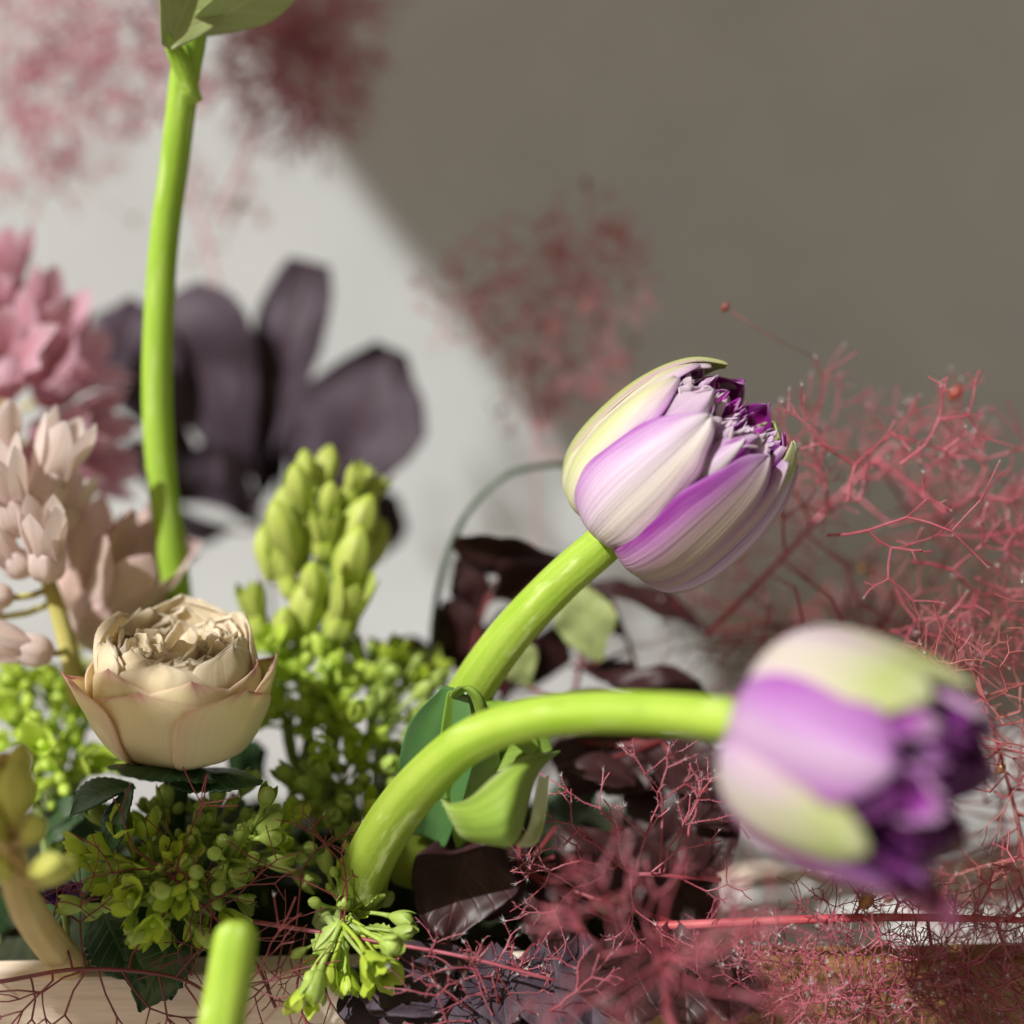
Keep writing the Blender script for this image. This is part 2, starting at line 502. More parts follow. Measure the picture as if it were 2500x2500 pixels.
M['hya_green'] = petal_mat("hyacinth_bud_green", [(0.0, (0.60, 0.66, 0.20)), (0.17, (0.46, 0.56, 0.10)), (0.33, (0.60, 0.66, 0.18)), (0.5, (0.46, 0.56, 0.10)), (0.67, (0.60, 0.66, 0.18)), (0.83, (0.46, 0.56, 0.10)), (1.0, (0.60, 0.66, 0.20))],
                           [(0.0, (0.62, 0.56, 0.20, 0.8)), (0.4, (0.4, 0.52, 0.1, 0.0)), (0.8, (0.44, 0.58, 0.06, 0.2)), (1.0, (0.50, 0.66, 0.06, 0.8))], transl=0.25)
M['hya_yellow'] = petal_mat("hyacinth_bud_yellow", [(0.0, (0.74, 0.74, 0.20)), (0.5, (0.64, 0.62, 0.13)), (1.0, (0.74, 0.74, 0.20))],
                            [(0.0, (0.60, 0.36, 0.12, 0.8)), (0.4, (0.5, 0.5, 0.1, 0.0)), (1.0, (0.56, 0.62, 0.16, 0.8))], transl=0.25)
M['filler'] = plain_mat("filler_bud_green", (0.29, 0.41, 0.07), (0.40, 0.51, 0.12), 300, 0.15, 0.5, vary=0.2)
M['filler_stem'] = plain_mat("filler_stem_green", (0.20, 0.28, 0.06), (0.30, 0.38, 0.12), 200, 0.0, 0.55)
M['filler_flower'] = plain_mat("filler_flower_lime", (0.42, 0.56, 0.05), (0.52, 0.64, 0.08), 200, 0.35, 0.45, vary=0.15)
M['filler_sunlit'] = plain_mat("filler_sunlit_lime", (0.46, 0.62, 0.06), (0.58, 0.72, 0.14), 200, 0.35, 0.45, vary=0.15)  # lit copy of the filler green, sunlight put into the colour
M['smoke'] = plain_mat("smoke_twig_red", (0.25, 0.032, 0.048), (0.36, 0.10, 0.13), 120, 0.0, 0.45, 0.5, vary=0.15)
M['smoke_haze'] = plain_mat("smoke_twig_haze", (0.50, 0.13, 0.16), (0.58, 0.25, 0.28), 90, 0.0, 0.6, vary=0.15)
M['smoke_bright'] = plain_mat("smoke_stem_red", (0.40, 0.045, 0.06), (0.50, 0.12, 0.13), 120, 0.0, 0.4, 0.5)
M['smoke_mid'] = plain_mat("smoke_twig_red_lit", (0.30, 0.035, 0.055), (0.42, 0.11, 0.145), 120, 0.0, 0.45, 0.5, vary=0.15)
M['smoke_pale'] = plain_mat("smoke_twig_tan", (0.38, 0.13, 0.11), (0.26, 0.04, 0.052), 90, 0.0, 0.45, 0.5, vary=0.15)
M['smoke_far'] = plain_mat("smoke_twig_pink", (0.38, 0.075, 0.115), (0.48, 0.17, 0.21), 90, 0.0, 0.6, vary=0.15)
M['smoke_dark'] = plain_mat("smoke_twig_shaded_red", (0.13, 0.018, 0.022), (0.19, 0.03, 0.033), 120, 0.0, 0.45, 0.5, vary=0.15)  # twig red darkened, shade put into the colour
M['fuzz'] = plain_mat("smoke_fuzz", (0.60, 0.34, 0.38), (0.66, 0.50, 0.52), 120, 0.2, 0.5)
M['fuzz_white'] = plain_mat("smoke_tuft_white", (0.70, 0.62, 0.62), (0.76, 0.72, 0.72), 120, 0.2, 0.5)
M['seed'] = plain_mat("smoke_seed_brown", (0.30, 0.14, 0.03), (0.16, 0.05, 0.015), 500, 0.0, 0.35, 0.5)
M['seed_red'] = plain_mat("smoke_seed_red", (0.32, 0.05, 0.03), (0.18, 0.03, 0.02), 500, 0.0, 0.35, 0.5)
M['violet'] = petal_mat("violet_petal", [(0.0, (0.14, 0.05, 0.30)), (0.5, (0.09, 0.03, 0.22)), (1.0, (0.14, 0.05, 0.30))], [(0.0, (0.05, 0.02, 0.1, 0.5)), (1.0, (0.2, 0.1, 0.4, 0.3))])


def wall_material():
    N = NT("painted_plaster")
    tc = N.n("ShaderNodeTexCoord")
    n1 = N.noise(tc.outputs['Object'], 22, 6, 0.4)
    n2 = N.noise(tc.outputs['Object'], 260, 4)
    c = N.mix((0.43, 0.445, 0.445), (0.545, 0.56, 0.555), n1)
    return N.finish(c, 0.0, 0.8, 0.2, bump=n2, bump_d=0.0006)


def wood_material(name, a, b, c3, sc_=1.0):
    N = NT(name)
    tc = N.n("ShaderNodeTexCoord")
    mp = N.n("ShaderNodeMapping")
    mp.inputs['Scale'].default_value = (7 * sc_, 90 * sc_, 90 * sc_)
    N.l(tc.outputs['Object'], mp.inputs['Vector'])
    g = N.noise(mp.outputs[0], 1.6, 6, 0.6)
    g2 = N.noise(mp.outputs[0], 9.0, 4, 0.2)
    c = N.ramp(g, [(0.3, a), (0.5, b), (0.72, c3)]).outputs[0]
    c = N.mix(c, N.ramp(g2, [(0.3, (0.75, 0.75, 0.75)), (0.7, (1, 1, 1))]).outputs[0], 0.6, 'MULTIPLY')
    return N.finish(c, 0.0, 0.5, 0.35, bump=g2, bump_d=0.0004)


M['wall'] = wall_material()
M['table'] = plain_mat("grey_table", (0.34, 0.335, 0.33), (0.40, 0.395, 0.39), 25, 0, 0.6, 0.3)
M['wood_pale'] = wood_material("pale_wood", (0.70, 0.55, 0.42), (0.77, 0.63, 0.50), (0.80, 0.68, 0.56))
M['wood_brown'] = wood_material("honey_wood", (0.20, 0.10, 0.035), (0.28, 0.145, 0.05), (0.33, 0.18, 0.07))
M['liner'] = plain_mat("tray_liner", (0.55, 0.54, 0.52), (0.62, 0.61, 0.59), 30, 0, 0.8)


# ------------------------------------------------------------------ setting
def box(mb, lo, hi):
    (x0, y0, z0), (x1, y1, z1) = lo, hi
    b = len(mb.v)
    for z in (z0, z1):
        for x, y in ((x0, y0), (x1, y0), (x1, y1), (x0, y1)):
            mb.vert((x, y, z))
    for f in ((0, 3, 2, 1), (4, 5, 6, 7), (0, 1, 5, 4), (1, 2, 6, 5), (2, 3, 7, 6), (3, 0, 4, 7)):
        mb.f.append(tuple(b + i for i in f))


WALL_Y = 0.75
mb = MB()
box(mb, (-2.2, WALL_Y, -0.8), (2.2, WALL_Y + 0.12, 1.7))
structure(mb.obj("wall", M['wall'], smooth=False))
mb = MB()
box(mb, (-1.6, -0.6, -0.03), (1.6, WALL_Y - 0.001, 0.0))
structure(mb.obj("table_top", M['table'], smooth=False))
mb = MB()
box(mb, (-8, -8, -0.82), (8, WALL_Y + 6, -0.8))
structure(mb.obj("floor", M['wood_brown'], smooth=False))


def wall_hit(px, py):
    d = (P(px, py, 1) - CAM)
    return CAM + d * (WALL_Y / d.y)


# unseen slab added over the table: its open end casts the slanting shadow on the wall
LZ = 0.85
w = wall_hit(1045, 690)
t_up = (LZ - w.z) / SUN_TRAVEL.z
LX = (w + SUN_TRAVEL * t_up).x
mb = MB()
box(mb, (LX, WALL_Y - 0.365 - (LZ - 0.37) * 0.662, LZ), (2.0, WALL_Y - 0.001, LZ + 0.05))
structure(mb.obj("shadow_slab", M['wall'], smooth=False))

# wooden tray
def plane_hit(px, py, z):
    d = (P(px, py, 1) - CAM)
    return CAM + d * ((z - CAM.z) / d.z)


TZ = 0.05
q0, q1 = plane_hit(0, 2388, TZ), plane_hit(2500, 2342, TZ)
td = (q1 - q0).normalized()
tn = Vector((-td.y, td.x, 0))
tray = thing("wooden_tray", "shallow wooden flower tray, pale at one end and honey brown at the other", "tray", (q0.x, q0.y, 0))


def board(name, mat, a, b, y0, y1, z0, z1):
    m = MB()
    pts = []
    for z in (z0, z1):
        for s, y in ((a, y0), (b, y0), (b, y1), (a, y1)):
            p = q0 + td * s + tn * y
            pts.append(m.vert((p.x, p.y, z)))
    for f in ((0, 3, 2, 1), (4, 5, 6, 7), (0, 1, 5, 4), (1, 2, 6, 5), (2, 3, 7, 6), (3, 0, 4, 7)):
        m.f.append(f)
    o = m.obj(name, mat, tray, smooth=False)
    bv = o.modifiers.new("edge", 'BEVEL')
    bv.width = 0.0012
    bv.segments = 2
    return o


board("board", M['wood_pale'], -0.12, 0.142, 0, 0.009, 0.002, TZ)
o = board("board", M['wood_brown'], 0.1425, 0.40, 0, 0.009, 0.002, TZ)
o['label'] = "honey brown front board"
board("liner", M['liner'], -0.12, 0.40, 0.0095, 0.115, 0.002, 0.012)
board("board", M['wood_pale'], -0.12, 0.40, 0.1155, 0.1225, 0.002, 0.014)


# dark mound added in the tray for the deep shade under the stems
m = MB()


def shade_mound_fn(u, v):
    s = -0.118 + (0.118 + 0.182) * (u + 1) / 2
    p = q0 + td * s + tn * (0.010 + 0.104 * v)
    edge = min(1.0, min(v, 1 - v) * 7) * min(1.0, (1 - u) * 8)
    n = noise.noise(p * 30) * 0.012 + noise.noise(p * 130) * 0.006 + noise.noise(p * 420) * 0.004
    return Vector((p.x, p.y, 0.013 + max(0.0, 0.033 + n) * edge))


m.grid(shade_mound_fn, 150, 60)
shade_mound = m.obj("shade_mound", plain_mat("dark_shade_mound", (0.012, 0.018, 0.006), (0.03, 0.035, 0.012), 300, 0, 0.9), smooth=True)
shade_mound['kind'] = "stuff"
shade_mound['label'] = "dark mound added for the shade between the stems in the tray"

# ------------------------------------------------------------------ tulips
PROF = [(0.10, 0.0), (0.38, -0.085), (0.68, -0.09), (0.89, 0.02), (0.985, 0.19), (1.0, 0.42), (0.965, 0.62), (0.87, 0.80), (0.70, 0.95), (0.44, 1.05)]
PV = [Vector((r, z, 0)) for r, z in PROF]


def env(v):
    t = max(0.0, min(1.0, v)) * (len(PV) - 1)
    j = min(int(t), len(PV) - 2)
    f = t - j
    p1, p2 = PV[j], PV[j + 1]
    p0 = PV[j - 1] if j else p1 * 2 - p2
    p3 = PV[j + 2] if j + 2 < len(PV) else p2 * 2 - p1
    q = 0.5 * ((2 * p1) + (p2 - p0) * f + (2 * p0 - 5 * p1 + 4 * p2 - p3) * f * f + (3 * p1 - p0 - 3 * p2 + p3) * f ** 3)
    return q.x, q.y


def wshape(v, full=0.45, tip=2.4):
    if v < full:
        s = v / full
        return 0.62 + 0.38 * math.sin(s * math.pi / 2)
    s = (v - full) / (1 - full)
    return max(0.0, 1 - s ** tip) ** 0.62


def bud_frame(base, axis):
    z = axis.normalized()
    t = -FV
    x = (t - z * t.dot(z)).normalized()
    y = z.cross(x)
    Mx = Matrix((x, y, z)).transposed().to_4x4()
    Mx.translation = base
    return Mx


def tulip_petal(parent, Mx, R, L, phi, hw, rs=1.0, vmax=0.85, mat='petal_lilac', curl=-0.06, curl_l=None, tipout=0.0, wav=0.02, seed=0, tw=0.0, full=0.45, tip=2.4, nu=14, nv=22, keel=0.0, name="petal", thick=0.0005, lobe=0.045, bw=1.0, v0=0.0):
    m = MB()
    ph, h = math.radians(phi), math.radians(hw)
    if curl_l is None:
        curl_l = curl

    def fn(u, v):
        r, z = env(v0 + v * (vmax - v0))
        w = wshape(v, full, tip) * (bw + (1 - bw) * min(1.0, v / 0.2))
        lob = lobe if v0 == 0.0 else 0.0
        a = ph + u * h * w * (1.0 + 0.35 * max(0.0, 0.3 - v) / 0.3) + tw * v
        c = curl if u > 0 else curl_l
        fade = min(1.0, v * 4)
        rr = r * rs + c * (u * u) * fade + keel * math.exp(-(u / 0.16) ** 2) * fade
        rr += tipout * max(0.0, v - 0.7) ** 2 * 8
        n1 = noise.noise(Vector((u * 1.3 + seed * 3.1, v * 2.2, seed * 7.7)))
        n2 = noise.noise(Vector((u * 4 + seed, v * 9, seed * 1.7)))
        rr += 0.008 * math.sin(u * 6.5 + seed * 1.7 + v * 1.5) * fade + 0.003 * math.sin(u * 15 + seed) * fade
        rr += n1 * wav * fade + n2 * wav * 0.5 * (abs(u) ** 3) * fade
        a += n2 * 0.09 * abs(u) ** 3 * fade
        z += n1 * 0.03 * v - lob * (1 - u * u) * math.exp(-((v - 0.14) / 0.12) ** 2)
        rr += 0.05 * (1 - u * u) * math.exp(-((v - 0.22) / 0.16) ** 2)
        return Mx @ Vector((rr * R * math.cos(a), rr * R * math.sin(a), z * L))

    m.grid(fn, nu, nv)
    return m.obj(name, M[mat], parent, thick=thick, sub=1)


def frill(parent, Mx, R, L, phi, hw, r0, r1, z0, z1, mat, seed, amp=0.06, waves=3.0, fold=0.25):
    """small crumpled inner petal standing in the mouth of the bud"""
    m = MB()
    ph, h = math.radians(phi), math.radians(hw)
    rnd = random.Random(seed)
    p1, p2 = rnd.uniform(0, 6.3), rnd.uniform(0, 6.3)

    def fn(u, v):
        w = 0.7 + 0.3 * math.sin(min(1, v * 1.6) * math.pi / 2)
        if v > 0.75:
            w *= math.sqrt(max(0.05, 1 - ((v - 0.75) / 0.27) ** 2))
        a = ph + u * h * w
        r = r0 + (r1 - r0) * v ** 1.3
        r += amp * v * v * math.sin(u * waves * 3.0 + p1) + fold * r1 * (u * u - 0.4) * v
        z = z0 + (z1 - z0) * v + amp * 0.8 * v * math.sin(u * waves * 4.2 + p2) - 0.04 * u * u * v
        n = noise.noise(Vector((u * 3 + seed, v * 4, seed * 0.37)))
        r += 0.05 * n * v
        return Mx @ Vector((max(0.01, r) * R * math.cos(a), max(0.01, r) * R * math.sin(a), z * L))

    m.grid(fn, 14, 10)
    return m.obj("inner_petal", M[mat], parent, thick=0.0005, sub=1)


def stem_obj(parent, pts, rads, mat, name="stem", n=16, steps=40, lobes=0, amp=0.0):
    m = MB()
    m.tube(spline(pts, steps), fspline(rads, steps), n, True, lobes, amp)
    return m.obj(name, mat, parent)


# main tulip, in focus
mt = thing("tulip", "sharp lilac and white double tulip bud nodding on a thick stem, centre of the picture", "tulip", P(1120, 2050, 1.06))
ax = img_dir(0.715, -0.70, -0.20)
base = P(1528, 1280, 1.0)
F1 = bud_frame(base, ax)
R1, L1 = 0.0233, 0.0425
tp = lambda *a, **k: tulip_petal(mt, F1, R1, L1, *a, **k)
tp(-23, 31, 1.06, 0.79, 'petal_lilac', curl=-0.09, curl_l=-0.05, seed=1, tip=2.0, full=0.42, bw=0.62, wav=0.035, tw=0.12, nu=20, nv=30)
tp(33, 30, 1.05, 0.83, 'petal_purple', curl=-0.10, curl_l=-0.05, seed=2, tip=2.2, wav=0.04, bw=0.62, nu=20, nv=30)
tp(6, 23, 0.93, 0.81, 'petal_lilac', curl=-0.08, seed=3, wav=0.03, tip=2.0, tw=0.10, v0=0.2, bw=0.15)
tp(-60, 25, 1.02, 0.79, 'petal_cream', curl=-0.10, seed=4, wav=0.03, tip=3.2, keel=0.015)
tp(-82, 25, 1.0, 0.88, 'petal_cream', curl=-0.08, seed=5, wav=0.035, keel=0.015)
tp(-112, 34, 1.07, 0.99, 'petal_green', curl=-0.06, seed=6, tipout=0.03, wav=0.03)
tp(55, 17, 1.035, 0.86, 'petal_purple', curl=-0.14, seed=7, wav=0.04, keel=0.02)
tp(67, 13, 1.05, 0.85, 'petal_lilac', curl=-0.14, seed=71, wav=0.04, keel=0.02)
tp(78, 16, 1.05, 0.88, 'petal_purple', curl=-0.14, seed=8, wav=0.03, keel=0.03)
tp(102, 30, 1.06, 0.975, 'petal_tip', curl=-0.08, seed=9, tipout=0.16, wav=0.02, tip=3.6, tw=-0.50)
tp(142, 34, 1.0, 0.95, 'petal_green', curl=-0.05, seed=10)
tp(-160, 34, 1.01, 0.96, 'petal_cream', curl=-0.05, seed=11)
tp(-35, 26, 0.93, 0.86, 'petal_frill', curl=-0.05, seed=12, wav=0.06, v0=0.3)
tp(20, 22, 0.94, 0.86, 'petal_inner', curl=-0.05, seed=13, wav=0.06, v0=0.3)
tp(60, 25, 0.92, 0.90, 'petal_inner', curl=-0.05, seed=14, wav=0.05, v0=0.3)
tp(-95, 26, 0.93, 0.92, 'petal_frill', curl=-0.05, seed=15, wav=0.05)
tp(-150, 32, 0.95, 1.0, 'petal_deep', curl=-0.05, seed=16, wav=0.05)
tp(160, 32, 0.95, 1.0, 'petal_deep', curl=-0.05, seed=17, wav=0.05)
tp(110, 28, 0.92, 0.95, 'petal_deep', curl=-0.05, seed=18, wav=0.05)
rnd = random.Random(5)
for i in range(10):
    a = -108 + i * 20 + rnd.uniform(-6, 6)
    frill(mt, F1, R1, L1, a, rnd.uniform(13, 20), 0.68, rnd.uniform(0.62, 0.74), 0.55, rnd.uniform(0.84, 0.91), 'petal_frill' if a < 40 and i % 4 else 'petal_inner', 100 + i, amp=0.04, waves=1.8, fold=0.18)
for i in range(9):
    a = i * 40 + rnd.uniform(-8, 8)
    front = math.cos(math.radians(a + 30)) > 0.3
    frill(mt, F1, R1, L1, a, rnd.uniform(18, 28), 0.48, rnd.uniform(0.44, 0.58), 0.5, rnd.uniform(0.89, 0.96), rnd.choice(['petal_inner', 'petal_frill']) if front else rnd.choice(['petal_inner', 'petal_deep']), 130 + i, amp=0.05, waves=1.8, fold=0.2)
for i in range(6):
    a = i * 62 + rnd.uniform(-8, 8)
    frill(mt, F1, R1, L1, a, rnd.uniform(28, 40), 0.25, rnd.uniform(0.22, 0.38), 0.5, rnd.uniform(0.86, 0.95), rnd.choice(['petal_inner', 'petal_deep']), 160 + i, amp=0.05, waves=2.0, fold=0.2)
stem_obj(mt, [P(1010, 2150, 1.06), P(1070, 1850, 1.05), P(1148, 1692, 1.03), P(1243, 1555, 1.015), P(1366, 1424, 1.005), P(1478, 1326, 0.995), base + ax * 0.005 - FV * 0.003],
         [S(66), S(62), S(57), S(53), S(51), S(50), S(46)], M['tulip_stem_low'], lobes=5, amp=0.035)

# front tulip, close to the lens
ft = thing("tulip", "blurred purple and white tulip bud hanging low in front with a dark open mouth", "tulip", P(880, 2180, 0.99))
ax = img_dir(0.88, 0.34, -0.50)
KF = 0.785
base = P(1896, 1770, KF + 0.02)
F2 = bud_frame(base, ax)
R2, L2 = S(286, KF), S(560, KF)
tp = lambda *a, **k: tulip_petal(ft, F2, R2, L2, *a, **k)
tp(-50, 36, 1.03, 0.70, 'petal_tip', curl=-0.06, seed=21, wav=0.04, tip=2.8)
tp(-88, 32, 1.04, 0.74, 'petal_tip', curl=-0.05, seed=22, wav=0.04)
tp(-6, 36, 1.02, 0.70, 'petal_violet', curl=-0.05, seed=23, wav=0.05, tip=2.6)
tp(40, 33, 1.04, 0.70, 'petal_tip', curl=-0.06, seed=24, wav=0.04, tip=2.6)
tp(76, 32, 1.02, 0.76, 'petal_violet', curl=-0.05, seed=25, wav=0.04)
tp(100, 34, 1.04, 0.98, 'petal_maroon', curl=-0.03, seed=26, tipout=0.75)
tp(150, 36, 1.0, 0.86, 'petal_cream', seed=27)
tp(-160, 36, 1.0, 0.86, 'petal_purple', seed=28)
tp(-122, 32, 1.0, 0.82, 'petal_purple', seed=29)
for i in range(7):
    tp(i * 51 + 12, 30, 0.90, 0.74 + 0.05 * (i % 2), 'petal_inner' if i in (5, 6) else 'petal_dark', seed=30 + i, wav=0.05)
for i in range(12):
    a = i * 31 + rnd.uniform(-8, 8)
    frill(ft, F2, R2, L2, a, rnd.uniform(16, 26), 0.62, rnd.uniform(0.55, 0.72), 0.4, rnd.uniform(0.70, 0.88), 'petal_inner' if i % 6 == 0 else 'petal_dark', 200 + i, amp=0.05, waves=2.0)
for i in range(10):
    a = i * 38 + rnd.uniform(-8, 8)
    frill(ft, F2, R2, L2, a, rnd.uniform(22, 32), 0.38, rnd.uniform(0.3, 0.5), 0.4, rnd.uniform(0.72, 0.86), 'petal_dark', 230 + i, amp=0.05, waves=2.0)
for i, (a, zz) in enumerate([(-24, 0.80), (95, 0.86)]):
    frill(ft, F2, R2, L2, a, 11, 0.5, 0.66, 0.5, zz, 'petal_violet', 260 + i, amp=0.04)
stem_obj(ft, [P(880, 2180, 0.995), P(900, 2110, 0.985), P(965, 1995, 0.965), P(1052, 1890, 0.94), P(1155, 1805, 0.915), P(1285, 1757, 0.89), P(1450, 1738, 0.865), P(1640, 1742, 0.84), P(1810, 1762, KF + 0.025), base + ax * 0.004],
         [S(62), S(62, .985), S(60, .965), S(57, .94), S(53, .915), S(51, .89), S(51, .865), S(52, .84), S(53, .82), S(50, .81)], M['tulip_stem_low'], steps=60, n=24, lobes=5, amp=0.03)

# tall tulip at the left, its head out of the frame
lt = thing("tulip", "tall straight green tulip stem behind the rose with a sage leaf on top", "tulip", P(440, 1560, 1.14))
LK = [1.14, 1.13, 1.12, 1.11, 1.10, 1.09, 1.08, 1.065, 1.05, 1.04, 1.03]
stem_obj(lt, [P(x, y, k) for (x, y), k in zip([(455, 1760), (433, 1475), (417, 1333), (395, 1165), (384, 970), (388, 776), (401, 582), (427, 388), (450, 194), (468, 60), (480, -140)], LK)],
         [S(a, k) for a, k in zip((38, 37, 36, 37, 38, 37, 36, 36, 37, 40, 40), LK)], M['tulip_stem_far'], steps=60)



def leaf(parent, base, tip, width, up, mat, bend=0.0, fold=0.15, shape=(0.15, 0.75, 1.0, 0.85, 0.0), wav=0.03, serr=0, serr_amp=0.05, curl=0.0, seed=0, nu=10, nv=16, thick=0.0004, name="leaf", side=0.0, sub=1, edge_n=0.0):
    """blade from base to tip; 'up' is roughly its upper face; bend arches it towards 'up'; curl rolls the rims"""
    m = MB()
    d = tip - base
    L = d.length
    dz = d.normalized()
    n = (up - dz * up.dot(dz)).normalized()
    s = dz.cross(n)
    prof = fspline(shape, 65)

    def fn(u, v):
        w = prof[int(round(v * 64))] * width * 0.5
        w *= 1 + edge_n * noise.noise(Vector((v * 4.2 + seed * 3.7, math.copysign(3.3, u) + seed, 0.4))) + 0.4 * edge_n * noise.noise(Vector((v * 15 + seed, math.copysign(7.1, u), 2.2)))
        if serr and abs(u) > 0.93:
            w *= 1 + serr_amp * (2 * ((v * serr) % 1.0) - 1)
        p = base + d * v + n * (bend * L * math.sin(v * math.pi)) + s * (side * L * v * v)
        a = curl * abs(u)
        off = s * (u * w * math.cos(a)) + n * (abs(u) * w * (fold + math.sin(a)))
        k = noise.noise(Vector((u * 1.2 + seed * 5.3, v * 3.1, seed * 2.9)))
        k2 = noise.noise(Vector((u * 3 + seed * 1.3, v * 7, seed * 4.9)))
        return p + off + n * ((k * wav + k2 * wav * 0.4 * abs(u)) * L)

    if serr:
        nv = max(nv, serr * 3)
    m.grid(fn, nu, nv)
    return m.obj(name, mat, parent, thick=thick, sub=0 if serr else sub)


leaf(lt, P(408, 118, 1.02), P(560, -260, 1.03), S(225), img_dir(0.5, 0.1, -0.85), M['bract'], bend=0.05, fold=0.35, shape=(0.16, 0.75, 1.0, 0.8, 0.1), seed=3)
leaf(lt, P(470, 75, 1.035), P(760, -110, 1.0), S(170), img_dir(0.35, 0.75, -0.55), M['bract'], bend=0.04, fold=0.2, shape=(0.35, 0.75, 1.0, 0.8, 0.1), seed=5)
m = MB()
m.tube(spline([P(476, 250, 1.045), P(446, 165, 1.035), P(420, 110, 1.025), P(408, 78, 1.02), P(405, 50, 1.02)], 12), fspline([S(20), S(27), S(20), S(12), S(5)], 12), 12)
m.obj("leaf_base", M['tulip_stem_far'], lt)

# cut stem at the front
cs = thing("tulip", "thick bright green stem with a rounded tip standing in front of the tray", "tulip", P(530, 2620, 0.87))
stem_obj(cs, [P(470, 3330, 0.83), P(520, 2640, 0.86), P(540, 2500, 0.865), P(558, 2400, 0.87), P(572, 2310, 0.875), P(578, 2275, 0.88), P(580, 2256, 0.882)],
         [S(54, .87), S(56, .87), S(56, .87), S(55, .87), S(54, .87), S(50, .88), S(36, .88)], M['tulip_stem'], steps=36, lobes=6, amp=0.03)

# the curled leaf between the two tulip stems
def net_obj(parent, rows, mat, name, k0=1.0, thick=0.0005, nu=20, nv=24):
    m = MB()
    cols = [spline([V2(x, y, k) for x, y, k in r], nv + 1) for r in rows]

    grid = [spline([c[j] for c in cols], nu + 1) for j in range(nv + 1)]
    m.grid(lambda u, v: grid[int(round(v * nv))][int(round((u + 1) / 2 * nu))], nu, nv)
    return m.obj(name, mat, parent, thick=thick, sub=1)


cu = thing("tulip_leaf", "pale green tulip leaf curled into a cup under the bent stem of the blurred tulip", "leaf", V2(930, 1620, 0.95))
net_obj(cu, [
    [(832, 1516, 0.935), (880, 1507, 0.925), (928, 1466, 0.915), (985, 1428, 0.920), (1062, 1417, 0.950)],
    [(836, 1522, 0.930), (890, 1522, 0.905), (940, 1492, 0.895), (992, 1448, 0.905), (1050, 1426, 0.950)],
    [(850, 1552, 0.925), (905, 1556, 0.895), (955, 1534, 0.885), (992, 1480, 0.905), (1030, 1440, 0.950)],
    [(866, 1578, 0.925), (920, 1584, 0.900), (960, 1575, 0.890), (985, 1530, 0.910), (1012, 1462, 0.950)],
    [(890, 1590, 0.935), (930, 1596, 0.915), (965, 1598, 0.905), (984, 1570, 0.920), (1000, 1500, 0.950)],
], M['tulip_leaf_pale'], "blade")
net_obj(cu, [
    [(975, 1596, 0.915), (1000, 1560, 0.935), (1012, 1500, 0.940), (1020, 1462, 0.940)],
    [(1000, 1596, 0.925), (1014, 1560, 0.950), (1024, 1500, 0.955), (1030, 1468, 0.950)],
    [(1016, 1588, 0.935), (1028, 1550, 0.955), (1034, 1500, 0.960), (1036, 1462, 0.950)],
], M['tulip_leaf_white'], "blade_rim", nu=10)
net_obj(cu, [
    [(836, 1512, 0.940), (848, 1505, 0.945), (850, 1516, 0.935)],
    [(828, 1506, 0.940), (838, 1512, 0.930), (856, 1530, 0.925)],
], M['tulip_leaf_pale'], "blade_tip", nu=6, nv=8)
wr = thing("tulip_leaf", "glossy blue green tulip leaf wrapped round the foot of the sharp tulip's stem", "leaf", V2(850, 1560, 1.02))
leaf(wr, V2(800, 1580, 1.03), V2(862, 1296, 1.0), S(180), img_dir(-0.2, 0, -1), M['tulip_leaf_dark'], bend=0.06, fold=0.35, shape=(0.7, 0.9, 1.0, 0.95, 0.35), seed=2)
leaf(wr, V2(900, 1600, 1.035), V2(862, 1298, 1.0), S(150), img_dir(0.3, 0, -1), M['tulip_leaf'], bend=0.05, fold=0.3, shape=(0.7, 0.95, 1.0, 0.9, 0.35), seed=7)
net_obj(wr, [
    [(848, 1318, 1.0), (856, 1300, .985), (872, 1294, .975), (892, 1318, .975), (906, 1368, .985), (930, 1420, .99)],
    [(855, 1322, 1.005), (864, 1306, .985), (884, 1296, .968), (906, 1318, .965), (920, 1362, .975), (942, 1412, .985)],
    [(866, 1330, 1.01), (876, 1308, .995), (892, 1302, .98), (912, 1322, .975), (926, 1362, .982), (950, 1410, .99)],
], M['tulip_leaf_pale'], "rolled_rim", nu=8)
leaf(wr, V2(915, 1322, 1.02), V2(1010, 1420, 1.01), S(95), img_dir(0.3, -0.6, -0.6), M['tulip_leaf'], bend=0.08, fold=0.1, shape=(0.3, 0.9, 1.0, 0.8, 0.4), seed=9)
leaf(wr, V2(905, 1440, 1.02), V2(1040, 1400, 1.02), S(110), img_dir(0.0, -0.6, -0.8), M['tulip_leaf_pale'], bend=0.12, fold=0.1, shape=(0.5, 0.9, 1.0, 0.8, 0.4), seed=10)

# ------------------------------------------------------------------ rose
rose = thing("rose", "cream ruffled rose with pink petal edges standing in shade above the green filler", "rose", P(430, 2050, 1.0))
rc = P(434, 1858, 1.005)
rax = (Vector((0, 0, 1)) + RV * 0.03 + FV * 0.13).normalized()
FR = bud_frame(rc, rax)
RR, RL = S(214), S(322)
RPROF = [(0.08, 0.0), (0.44, 0.01), (0.73, 0.11), (0.90, 0.28), (0.985, 0.49), (1.0, 0.70), (0.95, 0.90), (0.85, 1.03)]
RPV = [Vector((r, z, 0)) for r, z in RPROF]


def renv(v):
    t = max(0.0, min(1.0, v)) * (len(RPV) - 1)
    j = min(int(t), len(RPV) - 2)
    q = RPV[j].lerp(RPV[j + 1], t - j)
    return q.x, q.y


